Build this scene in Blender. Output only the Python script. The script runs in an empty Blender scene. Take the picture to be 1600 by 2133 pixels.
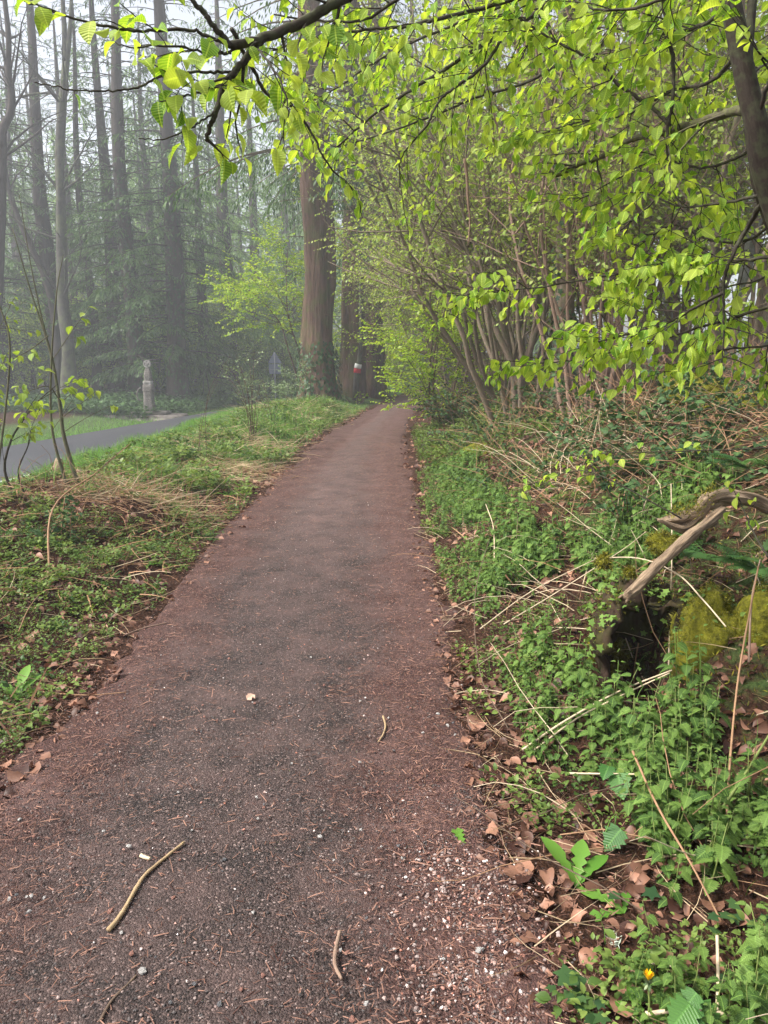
import bpy, math
import numpy as np
from mathutils import Vector
R = math.radians
rng = np.random.default_rng(11)
U = rng.uniform
PI = math.pi
scn = bpy.context.scene
COL = scn.collection

# ------------------------------------------------------------------ camera, sky, sun, exposure
CAM_Z, F_PX, PITCH = 1.6, 1604.0, R(11.16)
cam = bpy.data.cameras.new('camera')
cam.sensor_fit = 'HORIZONTAL'; cam.sensor_width = 36.0; cam.lens = 36.0 * F_PX / 1600.0
cam.clip_start = 0.05; cam.clip_end = 1000
camo = bpy.data.objects.new('camera', cam); COL.objects.link(camo)
camo.location = (0, 0, CAM_Z); camo.rotation_euler = (PI / 2 - PITCH, 0, 0)
scn.camera = camo

SUN_EL, SUN_AZ = R(50), R(-105)          # azimuth from +Y towards +X
world = bpy.data.worlds.new('World'); scn.world = world; world.use_nodes = True
wn, wl = world.node_tree.nodes, world.node_tree.links
bg = wn['Background']
sky = wn.new('ShaderNodeTexSky'); sky.sky_type = 'NISHITA'; sky.sun_disc = False
sky.sun_elevation = SUN_EL; sky.sun_rotation = SUN_AZ; sky.dust_density = 4.0; sky.air_density = 1.0; sky.ozone_density = 1.0
hs = wn.new('ShaderNodeHueSaturation'); hs.inputs['Saturation'].default_value = 0.35
wl.new(sky.outputs[0], hs.inputs['Color']); wl.new(hs.outputs[0], bg.inputs[0])
bg.inputs[1].default_value = 0.065
sun = bpy.data.lights.new('sun', 'SUN'); sun.energy = 1.5; sun.angle = R(11); sun.color = (1.0, 0.96, 0.88)
suno = bpy.data.objects.new('sun', sun); COL.objects.link(suno)
sd = Vector((math.sin(SUN_AZ) * math.cos(SUN_EL), math.cos(SUN_AZ) * math.cos(SUN_EL), math.sin(SUN_EL)))
suno.rotation_euler = sd.to_track_quat('Z', 'Y').to_euler(); suno.location = (10, 20, 60)
scn.view_settings.view_transform = 'Standard'; scn.view_settings.look = 'None'
scn.view_settings.exposure = 2.2; scn.view_settings.gamma = 1.0
scn.render.engine = 'CYCLES'
cy = scn.cycles
cy.use_denoising = True
try: cy.denoiser = 'OPENIMAGEDENOISE'
except Exception: pass
cy.max_bounces = 8; cy.diffuse_bounces = 3; cy.glossy_bounces = 2; cy.transmission_bounces = 4; cy.volume_bounces = 3
cy.transparent_max_bounces = 4; cy.caustics_reflective = False; cy.caustics_refractive = False
cy.use_adaptive_sampling = True; cy.adaptive_threshold = 0.02
HAZE_DENSITY = 0.0026

# ------------------------------------------------------------------ pixel <-> place helpers
def ray(px, py):
    u = (px - 800.0) / F_PX; v = (1066.5 - py) / F_PX
    c, s = math.cos(PITCH), math.sin(PITCH)
    return np.array([u, c + v * s, v * c - s])
def at(px, py, Y):
    d = ray(px, py); return np.array([0, 0, CAM_Z]) + d * (Y / d[1])
def hashn(ix, iy, seed):
    n = np.sin(ix * 127.1 + iy * 311.7 + seed * 74.7) * 43758.5453
    return n - np.floor(n)
def vnoise(x, y, seed=0):
    x = np.asarray(x, float); y = np.asarray(y, float)
    ix, iy = np.floor(x), np.floor(y); fx, fy = x - ix, y - iy
    fx = fx * fx * (3 - 2 * fx); fy = fy * fy * (3 - 2 * fy)
    a, b = hashn(ix, iy, seed), hashn(ix + 1, iy, seed); c, d = hashn(ix, iy + 1, seed), hashn(ix + 1, iy + 1, seed)
    return (a + (b - a) * fx) * (1 - fy) + (c + (d - c) * fx) * fy - 0.5
def sstep(a, b, x):
    t = np.clip((np.asarray(x, float) - a) / (b - a), 0, 1); return t * t * (3 - 2 * t)
def path_c(y):
    return np.interp(y, [-5, 2, 10, 14, 17, 20, 25, 29, 35, 45, 60, 120], [-.55, -.55, -.56, -.5, -.38, -.18, .3, .75, 1.5, 3.0, 5.6, 16.])
def path_w(y):
    return np.interp(y, [0, 3, 6, 10, 14, 20, 30, 60], [1.05, .98, .95, .97, .92, .82, .75, .75])
def road_far(y):
    return np.interp(y, [-20, 10, 23.6, 40, 60, 120], [-17.8, -14.1, -11.8, -9.0, -4.6, 9.])
ROAD_W = 5.4
def height(x, y):
    x = np.asarray(x, float); y = np.asarray(y, float)
    d = x - path_c(y); hw = path_w(y)
    z = 0.035 * vnoise(x * .5, y * .5, 3) * 2
    e = np.abs(d) - hw
    off = sstep(0, .6, e)
    rise = sstep(0.0, 3.3, d - hw) * 1.2 + sstep(3, 20, d) * .4
    left = sstep(0.1, 1.6, -d - hw) * .16
    near = road_far(y) + ROAD_W
    crest = np.maximum(-4.9, near + 1.2)
    k = sstep(0, 1, (crest - x) / np.maximum(crest - near, .3))
    bump = off * (.22 * vnoise(x * 1.1, y * 1.1, 5) + .10 * vnoise(x * 3.1, y * 3.1, 8) + .04 * vnoise(x * 9, y * 9, 2))
    bump = bump * np.where(x < near, .15 + .85 * sstep(4, 9, near - ROAD_W - x), 1.0)
    left = left + .18 * np.exp(-((x + 3.2) / 1.0) ** 2 - ((y - 6.8) / 1.8) ** 2) + .12 * np.exp(-((x + 2.2) / .8) ** 2 - ((y - 21.5) / 3.) ** 2) + .2 * np.exp(-((x + 2.5) / .5) ** 2 - ((y - 7.3) / .7) ** 2)
    left = left * sstep(.0, .8, -d - hw) - .24 * sstep(-3.5, -4.8, x)
    z = z * (1 - k * .9) + rise + left * (1 - k) - 1.22 * k + bump * (1 - k * sstep(-.5, .3, near - x) * sstep(-ROAD_W - .6, -ROAD_W, x - near))
    far = road_far(y) - x
    z = z + sstep(.2, 6, far) * .35 + sstep(8, 60, far) * .6
    # hollow under the fallen log
    z = z - .62 * np.exp(-(np.abs(x - 1.22) / .24) ** 3 - (np.abs(y - 3.68) / .36) ** 3)
    return z
def on(x, y, dz=0.0):
    return np.stack([np.asarray(x, float), np.asarray(y, float), height(x, y) + dz], -1)
def hit(px, py, off=0.0):
    d = ray(px, py); t = .6
    for i in range(4000):
        p = np.array([0, 0, CAM_Z]) + d * t
        if p[2] <= float(height(p[0], p[1])) + off: return p
        t += .004 + t * .0015
    return p
# ------------------------------------------------------------------ mesh accumulator
class MB:
    def __init__(s): s.v = []; s.f = []; s.n = 0; s.a = []; s.u = []
    def add(s, V, F, var=.5, uv=None):
        V = np.asarray(V, float); n = len(V)
        for f in (F if isinstance(F, list) else [F]):
            f = np.asarray(f, int)
            if len(f): s.f.append(f + s.n)
        s.v.append(V); s.n += n
        s.a.append(np.broadcast_to(np.asarray(var, float), (n,)))
        s.u.append(np.zeros((n, 3)) if uv is None else uv)
        return s
    def inst(s, tpl, pos, M, scale, var=None):
        V, F, uv = tpl; pos = np.asarray(pos, float); n = len(pos)
        if n == 0: return s
        scale = np.broadcast_to(np.asarray(scale, float), (n,)) if np.ndim(scale) < 2 else scale
        sc = scale[:, None, None] if scale.ndim == 1 else scale[:, None, :]
        W = np.einsum('nij,nkj->nki', M, V[None] * sc) + pos[:, None, :]
        m = len(V)
        var = U(0, 1, n) if var is None else np.broadcast_to(var, (n,))
        FF = [(f[None] + (np.arange(n) * m)[:, None, None]).reshape(-1, f.shape[1]) for f in (F if isinstance(F, list) else [F])]
        return s.add(W.reshape(-1, 3), FF, np.repeat(var, m), np.tile(uv, (n, 1)))
    def mesh(s, name, mat, smooth=True):
        me = bpy.data.meshes.new(name)
        V = np.concatenate(s.v)
        me.vertices.add(len(V)); me.vertices.foreach_set('co', V.astype(np.float32).ravel())
        tot = np.concatenate([np.full(len(f), f.shape[1]) for f in s.f]); lp = np.concatenate([f.ravel() for f in s.f])
        me.loops.add(len(lp)); me.loops.foreach_set('vertex_index', lp.astype(np.int32))
        me.polygons.add(len(tot)); me.polygons.foreach_set('loop_start', (np.cumsum(tot) - tot).astype(np.int32))
        me.update(calc_edges=True)
        a = me.attributes.new('var', 'FLOAT', 'POINT'); a.data.foreach_set('value', np.concatenate(s.a).astype(np.float32))
        b = me.attributes.new('luv', 'FLOAT_VECTOR', 'POINT'); b.data.foreach_set('vector', np.concatenate(s.u).astype(np.float32).ravel())
        if not smooth: me.shade_flat()
        if mat is not None: me.materials.append(mat)
        return me
    def build(s, name, mat, parent=None, smooth=True):
        o = bpy.data.objects.new(name, s.mesh(name, mat, smooth)); COL.objects.link(o)
        if parent is not None: o.parent = parent
        return o
def tag(o, label, cat, group=None):
    o['label'] = label; o['category'] = cat
    if group: o['group'] = group
    return o
def thing(name, label, cat, loc=(0, 0, 0), rz=0, group=None, scale=1):
    o = bpy.data.objects.new(name, None); COL.objects.link(o); o.empty_display_size = .1
    o.location = loc; o.rotation_euler = (0, 0, rz); o.scale = (scale,) * 3 if np.ndim(scale) == 0 else scale
    return tag(o, label, cat, group)
def dup(o, loc, rz=0, scale=1, label=None, rot=None, group=None):
    def cp(s, par):
        c = s.copy(); COL.objects.link(c)
        if par is not None: c.parent = par
        for ch in s.children: cp(ch, c)
        return c
    c = cp(o, None); c.location = loc; c.rotation_euler = rot if rot is not None else (0, 0, rz); c.scale = (scale,) * 3 if np.ndim(scale) == 0 else scale
    if label: c['label'] = label
    if group: c['group'] = group
    return c
def nrm(v):
    v = np.asarray(v, float); return v / np.maximum(np.linalg.norm(v, axis=-1, keepdims=True), 1e-9)
def frames(y, up):
    y = nrm(y); x = nrm(np.cross(y, up)); z = np.cross(x, y)
    return np.stack([x, y, z], -1)
def rotz(a):
    a = np.asarray(a, float); c, s, o = np.cos(a), np.sin(a), np.zeros_like(a)
    return np.stack([np.stack([c, -s, o], -1), np.stack([s, c, o], -1), np.stack([o, o, o + 1], -1)], -2)
def rot_rand(n, tilt=.3):
    return frames(np.stack([np.cos(a := U(0, 2 * PI, n)), np.sin(a), U(-tilt, tilt, n)], -1), np.stack([U(-tilt, tilt, n), U(-tilt, tilt, n), np.ones(n)], -1))
def tube(mb, pts, rad, sides=6, var=.5, cap=True, rough=0.0, seed=0, ridge=0.0):
    pts = np.asarray(pts, float); n = len(pts); rad = np.broadcast_to(np.asarray(rad, float), (n,))
    t = nrm(np.gradient(pts, axis=0))
    ref = np.array([0, 0, 1.]) if abs(t[0][2]) < .9 else np.array([1., 0, 0])
    x = np.cross(t[0], ref); x /= np.linalg.norm(x); X = [x]
    for i in range(1, n):
        x = x - t[i] * x.dot(t[i]); x = x / max(np.linalg.norm(x), 1e-9); X.append(x)
    X = np.array(X); Yv = np.cross(t, X)
    a = np.arange(sides) * 2 * PI / sides
    rr = rad[:, None] * np.ones(sides)
    L = np.concatenate([[0], np.cumsum(np.linalg.norm(np.diff(pts, axis=0), axis=1))])
    if rough:
        rr = rr * (1 + rough * 2 * vnoise(a[None] * 1.6 + seed * 3.1 + np.zeros((n, 1)), L[:, None] / max(rad.max(), .001) * .35 + seed, seed))
    if ridge: rr = rr * (1 + ridge * vnoise(a[None] * sides / 2 / PI * .5 + np.zeros((n, 1)), L[:, None] * 1.3 + 7 * np.arange(sides)[None] // 2, seed + 3) * 2)
    V = pts[:, None] + rr[..., None] * (np.cos(a)[None, :, None] * X[:, None] + np.sin(a)[None, :, None] * Yv[:, None])
    uv = np.stack([rad[:, None] * np.cos(a)[None], rad[:, None] * np.sin(a)[None], np.repeat(L[:, None], sides, 1)], -1)
    i = np.arange(n - 1)[:, None] * sides; j = np.arange(sides)[None]; k = (j + 1) % sides
    F = np.stack([i + j, i + k, i + sides + k, i + sides + j], -1).reshape(-1, 4)
    V = V.reshape(-1, 3); uv = uv.reshape(-1, 3); Fs = [F]
    if cap and sides > 3:
        V = np.vstack([V, pts[0], pts[-1]]); uv = np.vstack([uv, [[0, 0, 0], [0, 0, L[-1]]]])
        m = n * sides; jj = np.arange(sides); kk = (jj + 1) % sides
        Fs.append(np.stack([np.full(sides, m), kk, jj], -1)); e = (n - 1) * sides
        Fs.append(np.stack([np.full(sides, m + 1), e + jj, e + kk], -1))
    mb.add(V, Fs, var, uv)
def smooth_path(P, per=6):
    P = np.asarray(P, float); Q = np.vstack([2 * P[0] - P[1], P, 2 * P[-1] - P[-2]]); out = []
    for i in range(1, len(Q) - 2):
        p0, p1, p2, p3 = Q[i - 1:i + 3]
        for t in np.arange(per) / per:
            out.append(.5 * (2 * p1 + (p2 - p0) * t + (2 * p0 - 5 * p1 + 4 * p2 - p3) * t * t + (3 * p1 - p0 - 3 * p2 + p3) * t ** 3))
    out.append(P[-1]); return np.array(out)
# ------------------------------------------------------------------ materials
def nodes(name):
    m = bpy.data.materials.new(name); m.use_nodes = True; nt = m.node_tree; nt.nodes.clear()
    return m, nt.nodes, nt.links
def mixrgb(n, l, fac, a, b, mode='MIX'):
    x = n.new('ShaderNodeMix'); x.data_type = 'RGBA'; x.blend_type = mode
    for s, v in ((x.inputs[0], fac), (x.inputs[6], a), (x.inputs[7], b)):
        if hasattr(v, 'is_linked') or isinstance(v, bpy.types.NodeSocket): l.new(v, s)
        elif np.ndim(v) == 0: s.default_value = v
        else: s.default_value = (*v, 1) if len(v) == 3 else v
    return x.outputs[2]
def math_n(n, l, op, a, b=None, c=None):
    x = n.new('ShaderNodeMath'); x.operation = op
    for i, v in enumerate((a, b, c)):
        if v is None: continue
        if isinstance(v, bpy.types.NodeSocket): l.new(v, x.inputs[i])
        else: x.inputs[i].default_value = v
    return x.outputs[0]
def noise_n(n, l, vec, scale, detail=4, rough=.55, out=0):
    x = n.new('ShaderNodeTexNoise'); x.inputs['Scale'].default_value = scale; x.inputs['Detail'].default_value = detail; x.inputs['Roughness'].default_value = rough
    if vec is not None: l.new(vec, x.inputs['Vector'])
    return x.outputs[out]
def ramp_n(n, l, fac, stops):
    x = n.new('ShaderNodeValToRGB'); e = x.color_ramp.elements
    while len(e) < len(stops): e.new(.5)
    for el, (p, c) in zip(e, stops): el.position = p; el.color = (*c, 1) if np.ndim(c) else (c, c, c, 1)
    l.new(fac, x.inputs[0]); return x.outputs[0]
def attr(n, name, out='Fac'):
    a = n.new('ShaderNodeAttribute'); a.attribute_name = name; return a.outputs[out]
def mapped(n, l, vec, sc):
    m = n.new('ShaderNodeMapping'); m.inputs['Scale'].default_value = sc; l.new(vec, m.inputs[0]); return m.outputs[0]
def principled(n, l, col, rough=.8, spec=.3, bump=None, bstr=.5, bdist=.01):
    p = n.new('ShaderNodeBsdfPrincipled'); o = n.new('ShaderNodeOutputMaterial')
    if isinstance(col, bpy.types.NodeSocket): l.new(col, p.inputs['Base Color'])
    else: p.inputs['Base Color'].default_value = (*col, 1)
    if isinstance(rough, bpy.types.NodeSocket): l.new(rough, p.inputs['Roughness'])
    else: p.inputs['Roughness'].default_value = rough
    p.inputs['Specular IOR Level'].default_value = spec
    if bump is not None:
        b = n.new('ShaderNodeBump'); b.inputs['Strength'].default_value = bstr; b.inputs['Distance'].default_value = bdist
        l.new(bump, b.inputs['Height']); l.new(b.outputs[0], p.inputs['Normal'])
    l.new(p.outputs[0], o.inputs[0]); return p
def leaf_mat(name, c1, c2, trans=.5, veins=0.0, gloss=.25, rough=.45, tcol=None):
    m, n, l = nodes(name)
    col = mixrgb(n, l, attr(n, 'var'), c1, c2)
    luv = attr(n, 'luv', 'Vector')
    bump = None
    if veins:
        sx = n.new('ShaderNodeSeparateXYZ'); l.new(luv, sx.inputs[0])
        ax = math_n(n, l, 'ABSOLUTE', sx.outputs[0])
        ph = math_n(n, l, 'MULTIPLY', math_n(n, l, 'SUBTRACT', sx.outputs[1], math_n(n, l, 'MULTIPLY', ax, .55)), 62.0)
        sn = math_n(n, l, 'SINE', ph)
        v01 = math_n(n, l, 'MULTIPLY_ADD', sn, .5, .5)
        mid = math_n(n, l, 'LESS_THAN', ax, .03)
        col = mixrgb(n, l, math_n(n, l, 'MULTIPLY', v01, veins), col, tuple(min(1, c * 1.5) for c in c2))
        col = mixrgb(n, l, math_n(n, l, 'MULTIPLY', mid, .5), col, tuple(min(1, c * 1.6) for c in c2))
        bump = v01
    p = n.new('ShaderNodeBsdfPrincipled'); l.new(col, p.inputs['Base Color']); p.inputs['Roughness'].default_value = rough; p.inputs['Specular IOR Level'].default_value = gloss
    if bump is not None:
        b = n.new('ShaderNodeBump'); b.inputs['Strength'].default_value = .5; b.inputs['Distance'].default_value = .002; l.new(bump, b.inputs['Height']); l.new(b.outputs[0], p.inputs['Normal'])
    o = n.new('ShaderNodeOutputMaterial')
    if trans > 0:
        t = n.new('ShaderNodeBsdfTranslucent')
        h = n.new('ShaderNodeHueSaturation'); h.inputs['Saturation'].default_value = 1.1; h.inputs['Value'].default_value = 1.25; h.inputs['Hue'].default_value = .49
        l.new(col, h.inputs['Color']); l.new(h.outputs[0], t.inputs[0])
        mx = n.new('ShaderNodeMixShader'); mx.inputs[0].default_value = trans
        l.new(p.outputs[0], mx.inputs[1]); l.new(t.outputs[0], mx.inputs[2]); l.new(mx.outputs[0], o.inputs[0])
    else: l.new(p.outputs[0], o.inputs[0])
    return m
def bark_mat(name, c1, c2, sc=30.0, stretch=.18, bstr=.8, bdist=.01, moss=None, moss_amt=.5, rough=.85):
    m, n, l = nodes(name)
    luv = attr(n, 'luv', 'Vector')
    v = mapped(n, l, luv, (1, 1, stretch))
    a = noise_n(n, l, v, sc, 6, .65); b = noise_n(n, l, luv, sc * .12, 3)
    col = ramp_n(n, l, a, [(.32, c1), (.68, c2)])
    col = mixrgb(n, l, .35, col, mixrgb(n, l, b, tuple(x * .55 for x in c1), tuple(min(1, x * 1.35) for x in c2)))
    if moss:
        mn = noise_n(n, l, luv, sc * .25, 5)
        col = mixrgb(n, l, math_n(n, l, 'MULTIPLY', ramp_n(n, l, mn, [(.45, 0.), (.62, 1.)]), moss_amt), col, moss)
    principled(n, l, col, rough, .2, a, bstr, bdist); return m
M = {}
M['bark_dark'] = bark_mat('bark_dark', (.014, .010, .008), (.055, .042, .033), 160, .25, .6, .002, (.10, .12, .06), .35)
M['bark_mossy'] = bark_mat('bark_mossy', (.03, .025, .018), (.10, .085, .06), 160, .4, .8, .002, (.13, .14, .05), .7)
M['bark_hazel'] = bark_mat('bark_hazel', (.09, .062, .045), (.29, .22, .17), 60, .2, .5, .004, (.10, .12, .05), .5)
M['bark_red'] = bark_mat('bark_red', (.13, .08, .058), (.34, .235, .175), 60, .2, .5, .004)
M['bark_fir'] = bark_mat('bark_fir', (.012, .008, .006), (.20, .12, .088), 7.5, .13, 1.0, .2, (.085, .09, .03), .75)
M['bark_conifer'] = bark_mat('bark_conifer', (.022, .018, .016), (.075, .06, .053), 12, .2, .9, .03)
M['bark_beech'] = bark_mat('bark_beech', (.035, .031, .027), (.095, .088, .078), 9, .5, .5, .02, (.11, .13, .06), .6)
M['bark_grey'] = bark_mat('bark_grey', (.10, .10, .09), (.42, .42, .40), 26, .8, .4, .01, (.10, .12, .06), .6)
M['twig'] = bark_mat('twig', (.06, .04, .03), (.17, .12, .085), 120, .3, .4, .001)
M['sapling'] = bark_mat('sapling', (.05, .045, .03), (.14, .125, .08), 80, .3, .4, .001, (.10, .13, .05), .5)
M['stalk'] = bark_mat('stalk', (.40, .30, .19), (.68, .56, .40), 200, .1, .3, .001, rough=.6)
M['stalk_brown'] = bark_mat('stalk_brown', (.17, .09, .05), (.38, .23, .13), 200, .1, .3, .001, rough=.6)
M['stem_green'] = bark_mat('stem_green', (.09, .13, .03), (.20, .24, .07), 200, .1, .3, .001, rough=.5)
M['deadwood'] = bark_mat('deadwood', (.045, .026, .015), (.44, .32, .215), 110, .07, 1.0, .012)
M['stick'] = bark_mat('stick', (.16, .10, .055), (.48, .35, .20), 200, .15, .6, .001)
M['hazel_leaf'] = leaf_mat('hazel_leaf', (.10, .26, .025), (.45, .55, .09), .5, .25)
M['sapling_leaf'] = leaf_mat('sapling_leaf', (.16, .27, .03), (.30, .38, .07), .45, .2)
M['spring_leaf'] = leaf_mat('spring_leaf', (.17, .32, .025), (.40, .50, .07), .45)
M['olive_leaf'] = leaf_mat('olive_leaf', (.17, .26, .05), (.38, .46, .11), .42)
M['wood_leaf'] = leaf_mat('wood_leaf', (.13, .22, .03), (.26, .35, .06), .45)
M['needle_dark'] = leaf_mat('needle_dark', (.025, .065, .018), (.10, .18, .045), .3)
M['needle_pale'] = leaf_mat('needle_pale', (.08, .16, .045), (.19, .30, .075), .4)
M['ivy'] = leaf_mat('ivy', (.012, .04, .015), (.05, .10, .03), .1, 0, .22, .45)
M['nettle'] = leaf_mat('nettle', (.024, .068, .014), (.145, .235, .05), .3, .22, .2, .55)
M['herb'] = leaf_mat('herb', (.04, .09, .018), (.19, .265, .06), .35)
M['bramble'] = leaf_mat('bramble', (.02, .05, .018), (.07, .13, .04), .15, .2, .2, .5)
M['bramble_fresh'] = leaf_mat('bramble_fresh', (.03, .10, .02), (.08, .18, .04), .25, .2, .3, .45)
M['rose_leaf'] = leaf_mat('rose_leaf', (.13, .20, .09), (.28, .36, .18), .35)
M['fern'] = leaf_mat('fern', (.04, .11, .03), (.10, .2, .05), .3)
M['grass'] = leaf_mat('grass', (.07, .20, .03), (.22, .38, .08), .35)
M['straw'] = leaf_mat('straw', (.33, .22, .12), (.68, .54, .36), .25, 0, .2, .6)
M['bracken'] = leaf_mat('bracken', (.07, .03, .016), (.40, .23, .12), .15, 0, .2, .6)
M['dead_leaf'] = leaf_mat('dead_leaf', (.045, .018, .012), (.36, .185, .12), .12, .0, .3, .5)
M['pale_leaf'] = leaf_mat('pale_leaf', (.42, .25, .18), (.62, .40, .30), .15, .25, .3, .5)
M['chips'] = leaf_mat('chips', (.045, .018, .014), (.30, .165, .12), 0, 0, .2, .7)
M['dandelion'] = leaf_mat('dandelion', (.07, .19, .02), (.16, .31, .05), .35, .0, .2, .5)
M['petal'] = leaf_mat('petal', (.85, .50, .01), (.95, .65, .02), .2)
M['sepal'] = leaf_mat('sepal', (.10, .17, .07), (.30, .36, .20), .2)
M['lichen'] = leaf_mat('lichen', (.45, .52, .42), (.68, .74, .62), .1, 0, .1, .9)
def moss_mat(name, c1, c2):
    m, n, l = nodes(name); tc = n.new('ShaderNodeTexCoord').outputs['Object']
    a = noise_n(n, l, tc, 30, 6, .7); b = noise_n(n, l, tc, 6, 3)
    col = ramp_n(n, l, a, [(.3, c1), (.7, c2)])
    col = mixrgb(n, l, ramp_n(n, l, b, [(.58, 0.), (.72, .7)]), col, (.055, .035, .02))
    principled(n, l, col, .95, .1, a, 1., .02); return m
M['rotten'] = bark_mat('rotten', (.008, .005, .004), (.06, .035, .022), 30, .5, 1., .01, (.06, .07, .01), .5)
M['moss'] = moss_mat('moss', (.03, .032, .005), (.22, .21, .02))
M['moss_strand'] = leaf_mat('moss_strand', (.03, .036, .007), (.33, .30, .035), .2)
def stone_mat(name, c1, c2, sc=14):
    m, n, l = nodes(name); tc = n.new('ShaderNodeTexCoord').outputs['Object']
    a = noise_n(n, l, tc, sc, 8, .7); b = noise_n(n, l, tc, sc * .25, 4)
    col = ramp_n(n, l, a, [(.35, c1), (.65, c2)])
    col = mixrgb(n, l, ramp_n(n, l, b, [(.42, 0.), (.6, .65)]), col, (.09, .085, .075))
    principled(n, l, col, .9, .2, a, .8, .02); return m
M['cross_stone'] = stone_mat('cross_stone', (.06, .052, .05), (.30, .265, .255), 15)
M['cross_pale'] = stone_mat('cross_pale', (.18, .165, .16), (.52, .49, .48), 18)
M['base_stone'] = stone_mat('base_stone', (.08, .07, .06), (.26, .22, .20), 6)
def pebble_mat():
    m, n, l = nodes('pebble')
    col = ramp_n(n, l, attr(n, 'var'), [(0, (.05, .045, .045)), (.35, (.11, .095, .09)), (.6, (.17, .115, .10)), (.8, (.33, .27, .25)), (.92, (.38, .15, .10)), (1., (.75, .70, .67))])
    principled(n, l, col, .75, .3); return m
M['pebble'] = pebble_mat()
M['white_stone'] = stone_mat('white_stone', (.72, .68, .64), (.88, .85, .82), 200)
M['pink_stone'] = stone_mat('pink_stone', (.46, .20, .15), (.62, .32, .25), 200)
M['grey_stone'] = stone_mat('grey_stone', (.17, .17, .18), (.30, .30, .32), 200)
def simple(name, c, rough=.6, spec=.3):
    m, n, l = nodes(name); tc = n.new('ShaderNodeTexCoord').outputs['Object']
    a = noise_n(n, l, tc, 6, 5); col = mixrgb(n, l, math_n(n, l, 'MULTIPLY', a, .5), c, tuple(x * .6 for x in c))
    principled(n, l, col, rough, spec); return m
M['sign_back'] = simple('sign_back', (.20, .22, .30), .5)
M['post_metal'] = simple('post_metal', (.30, .31, .33), .45)
M['paint_white'] = simple('paint_white', (.85, .85, .85)); M['paint_red'] = simple('paint_red', (.50, .03, .05))
M['line_white'] = simple('line_white', (.42, .42, .42), .8)

def ground_mat():
    m, n, l = nodes('ground'); tc = n.new('ShaderNodeTexCoord').outputs['Object']
    a = noise_n(n, l, tc, 9, 6, .7); f = noise_n(n, l, tc, 60, 4, .7)
    soil = ramp_n(n, l, f, [(.3, (.012, .006, .004)), (.5, (.045, .022, .014)), (.72, (.13, .062, .038))])
    green = ramp_n(n, l, f, [(.3, (.03, .055, .016)), (.7, (.10, .15, .045))])
    z = attr(n, 'var')
    k = ramp_n(n, l, math_n(n, l, 'ADD', z, math_n(n, l, 'MULTIPLY_ADD', a, .9, -.45)), [(.42, 0.), (.58, 1.)])
    col = mixrgb(n, l, k, soil, green)
    principled(n, l, col, .95, .1, math_n(n, l, 'ADD', a, f), 1., .03); return m
def path_mat():
    m, n, l = nodes('path'); tc = n.new('ShaderNodeTexCoord').outputs['Object']
    big = noise_n(n, l, tc, 1.3, 5, .6); mid = noise_n(n, l, tc, 14, 5, .65)
    v = n.new('ShaderNodeTexVoronoi'); v.inputs['Scale'].default_value = 170; l.new(tc, v.inputs['Vector'])
    v2 = n.new('ShaderNodeTexVoronoi'); v2.inputs['Scale'].default_value = 38; l.new(tc, v2.inputs['Vector'])
    sp = n.new('ShaderNodeSeparateColor'); l.new(v.outputs['Color'], sp.inputs[0])
    g = ramp_n(n, l, sp.outputs[0], [(0, (.010, .0075, .007)), (.5, (.030, .022, .0205)), (.8, (.056, .040, .036)), (.97, (.10, .07, .063)), (1., (.28, .21, .19))])
    rd = ramp_n(n, l, sp.outputs[1], [(0, (.015, .007, .006)), (.5, (.046, .020, .0165)), (.85, (.082, .037, .030)), (1., (.18, .10, .08))])
    e = attr(n, 'var')
    k = ramp_n(n, l, math_n(n, l, 'ADD', e, math_n(n, l, 'MULTIPLY_ADD', math_n(n, l, 'ADD', big, math_n(n, l, 'MULTIPLY', mid, .5)), 1.0, -.75)), [(.38, 0.), (.72, 1.)])
    col = mixrgb(n, l, k, g, rd)
    graze = n.new('ShaderNodeSeparateXYZ'); l.new(attr(n, 'luv', 'Vector'), graze.inputs[0])
    dust_glare = ramp_n(n, l, math_n(n, l, 'ADD', noise_n(n, l, tc, 3.2, 6, .7), math_n(n, l, 'MULTIPLY', graze.outputs[0], .22)), [(.40, 0.), (.88, .62)])  # dust blotches plus grazing light on the farther path, painted as colour
    col = mixrgb(n, l, dust_glare, col, (.165, .102, .091))
    h = math_n(n, l, 'ADD', math_n(n, l, 'MULTIPLY', v.outputs['Distance'], -1.2), math_n(n, l, 'MULTIPLY', mid, 1.2))
    principled(n, l, col, .8, .25, h, .7, .005); return m
def asphalt_mat():
    m, n, l = nodes('asphalt'); tc = n.new('ShaderNodeTexCoord').outputs['Object']
    a = noise_n(n, l, tc, 220, 3); b = noise_n(n, l, mapped(n, l, tc, (1, .2, 1)), 1.2, 4)
    col = mixrgb(n, l, a, (.022, .022, .027), (.045, .045, .052)); col = mixrgb(n, l, ramp_n(n, l, b, [(.4, 0.), (.7, .35)]), col, (.065, .062, .068))
    principled(n, l, col, .6, .4, a, .3, .003); return m
M['ground'] = ground_mat(); M['path'] = path_mat(); M['asphalt'] = asphalt_mat()

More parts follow.
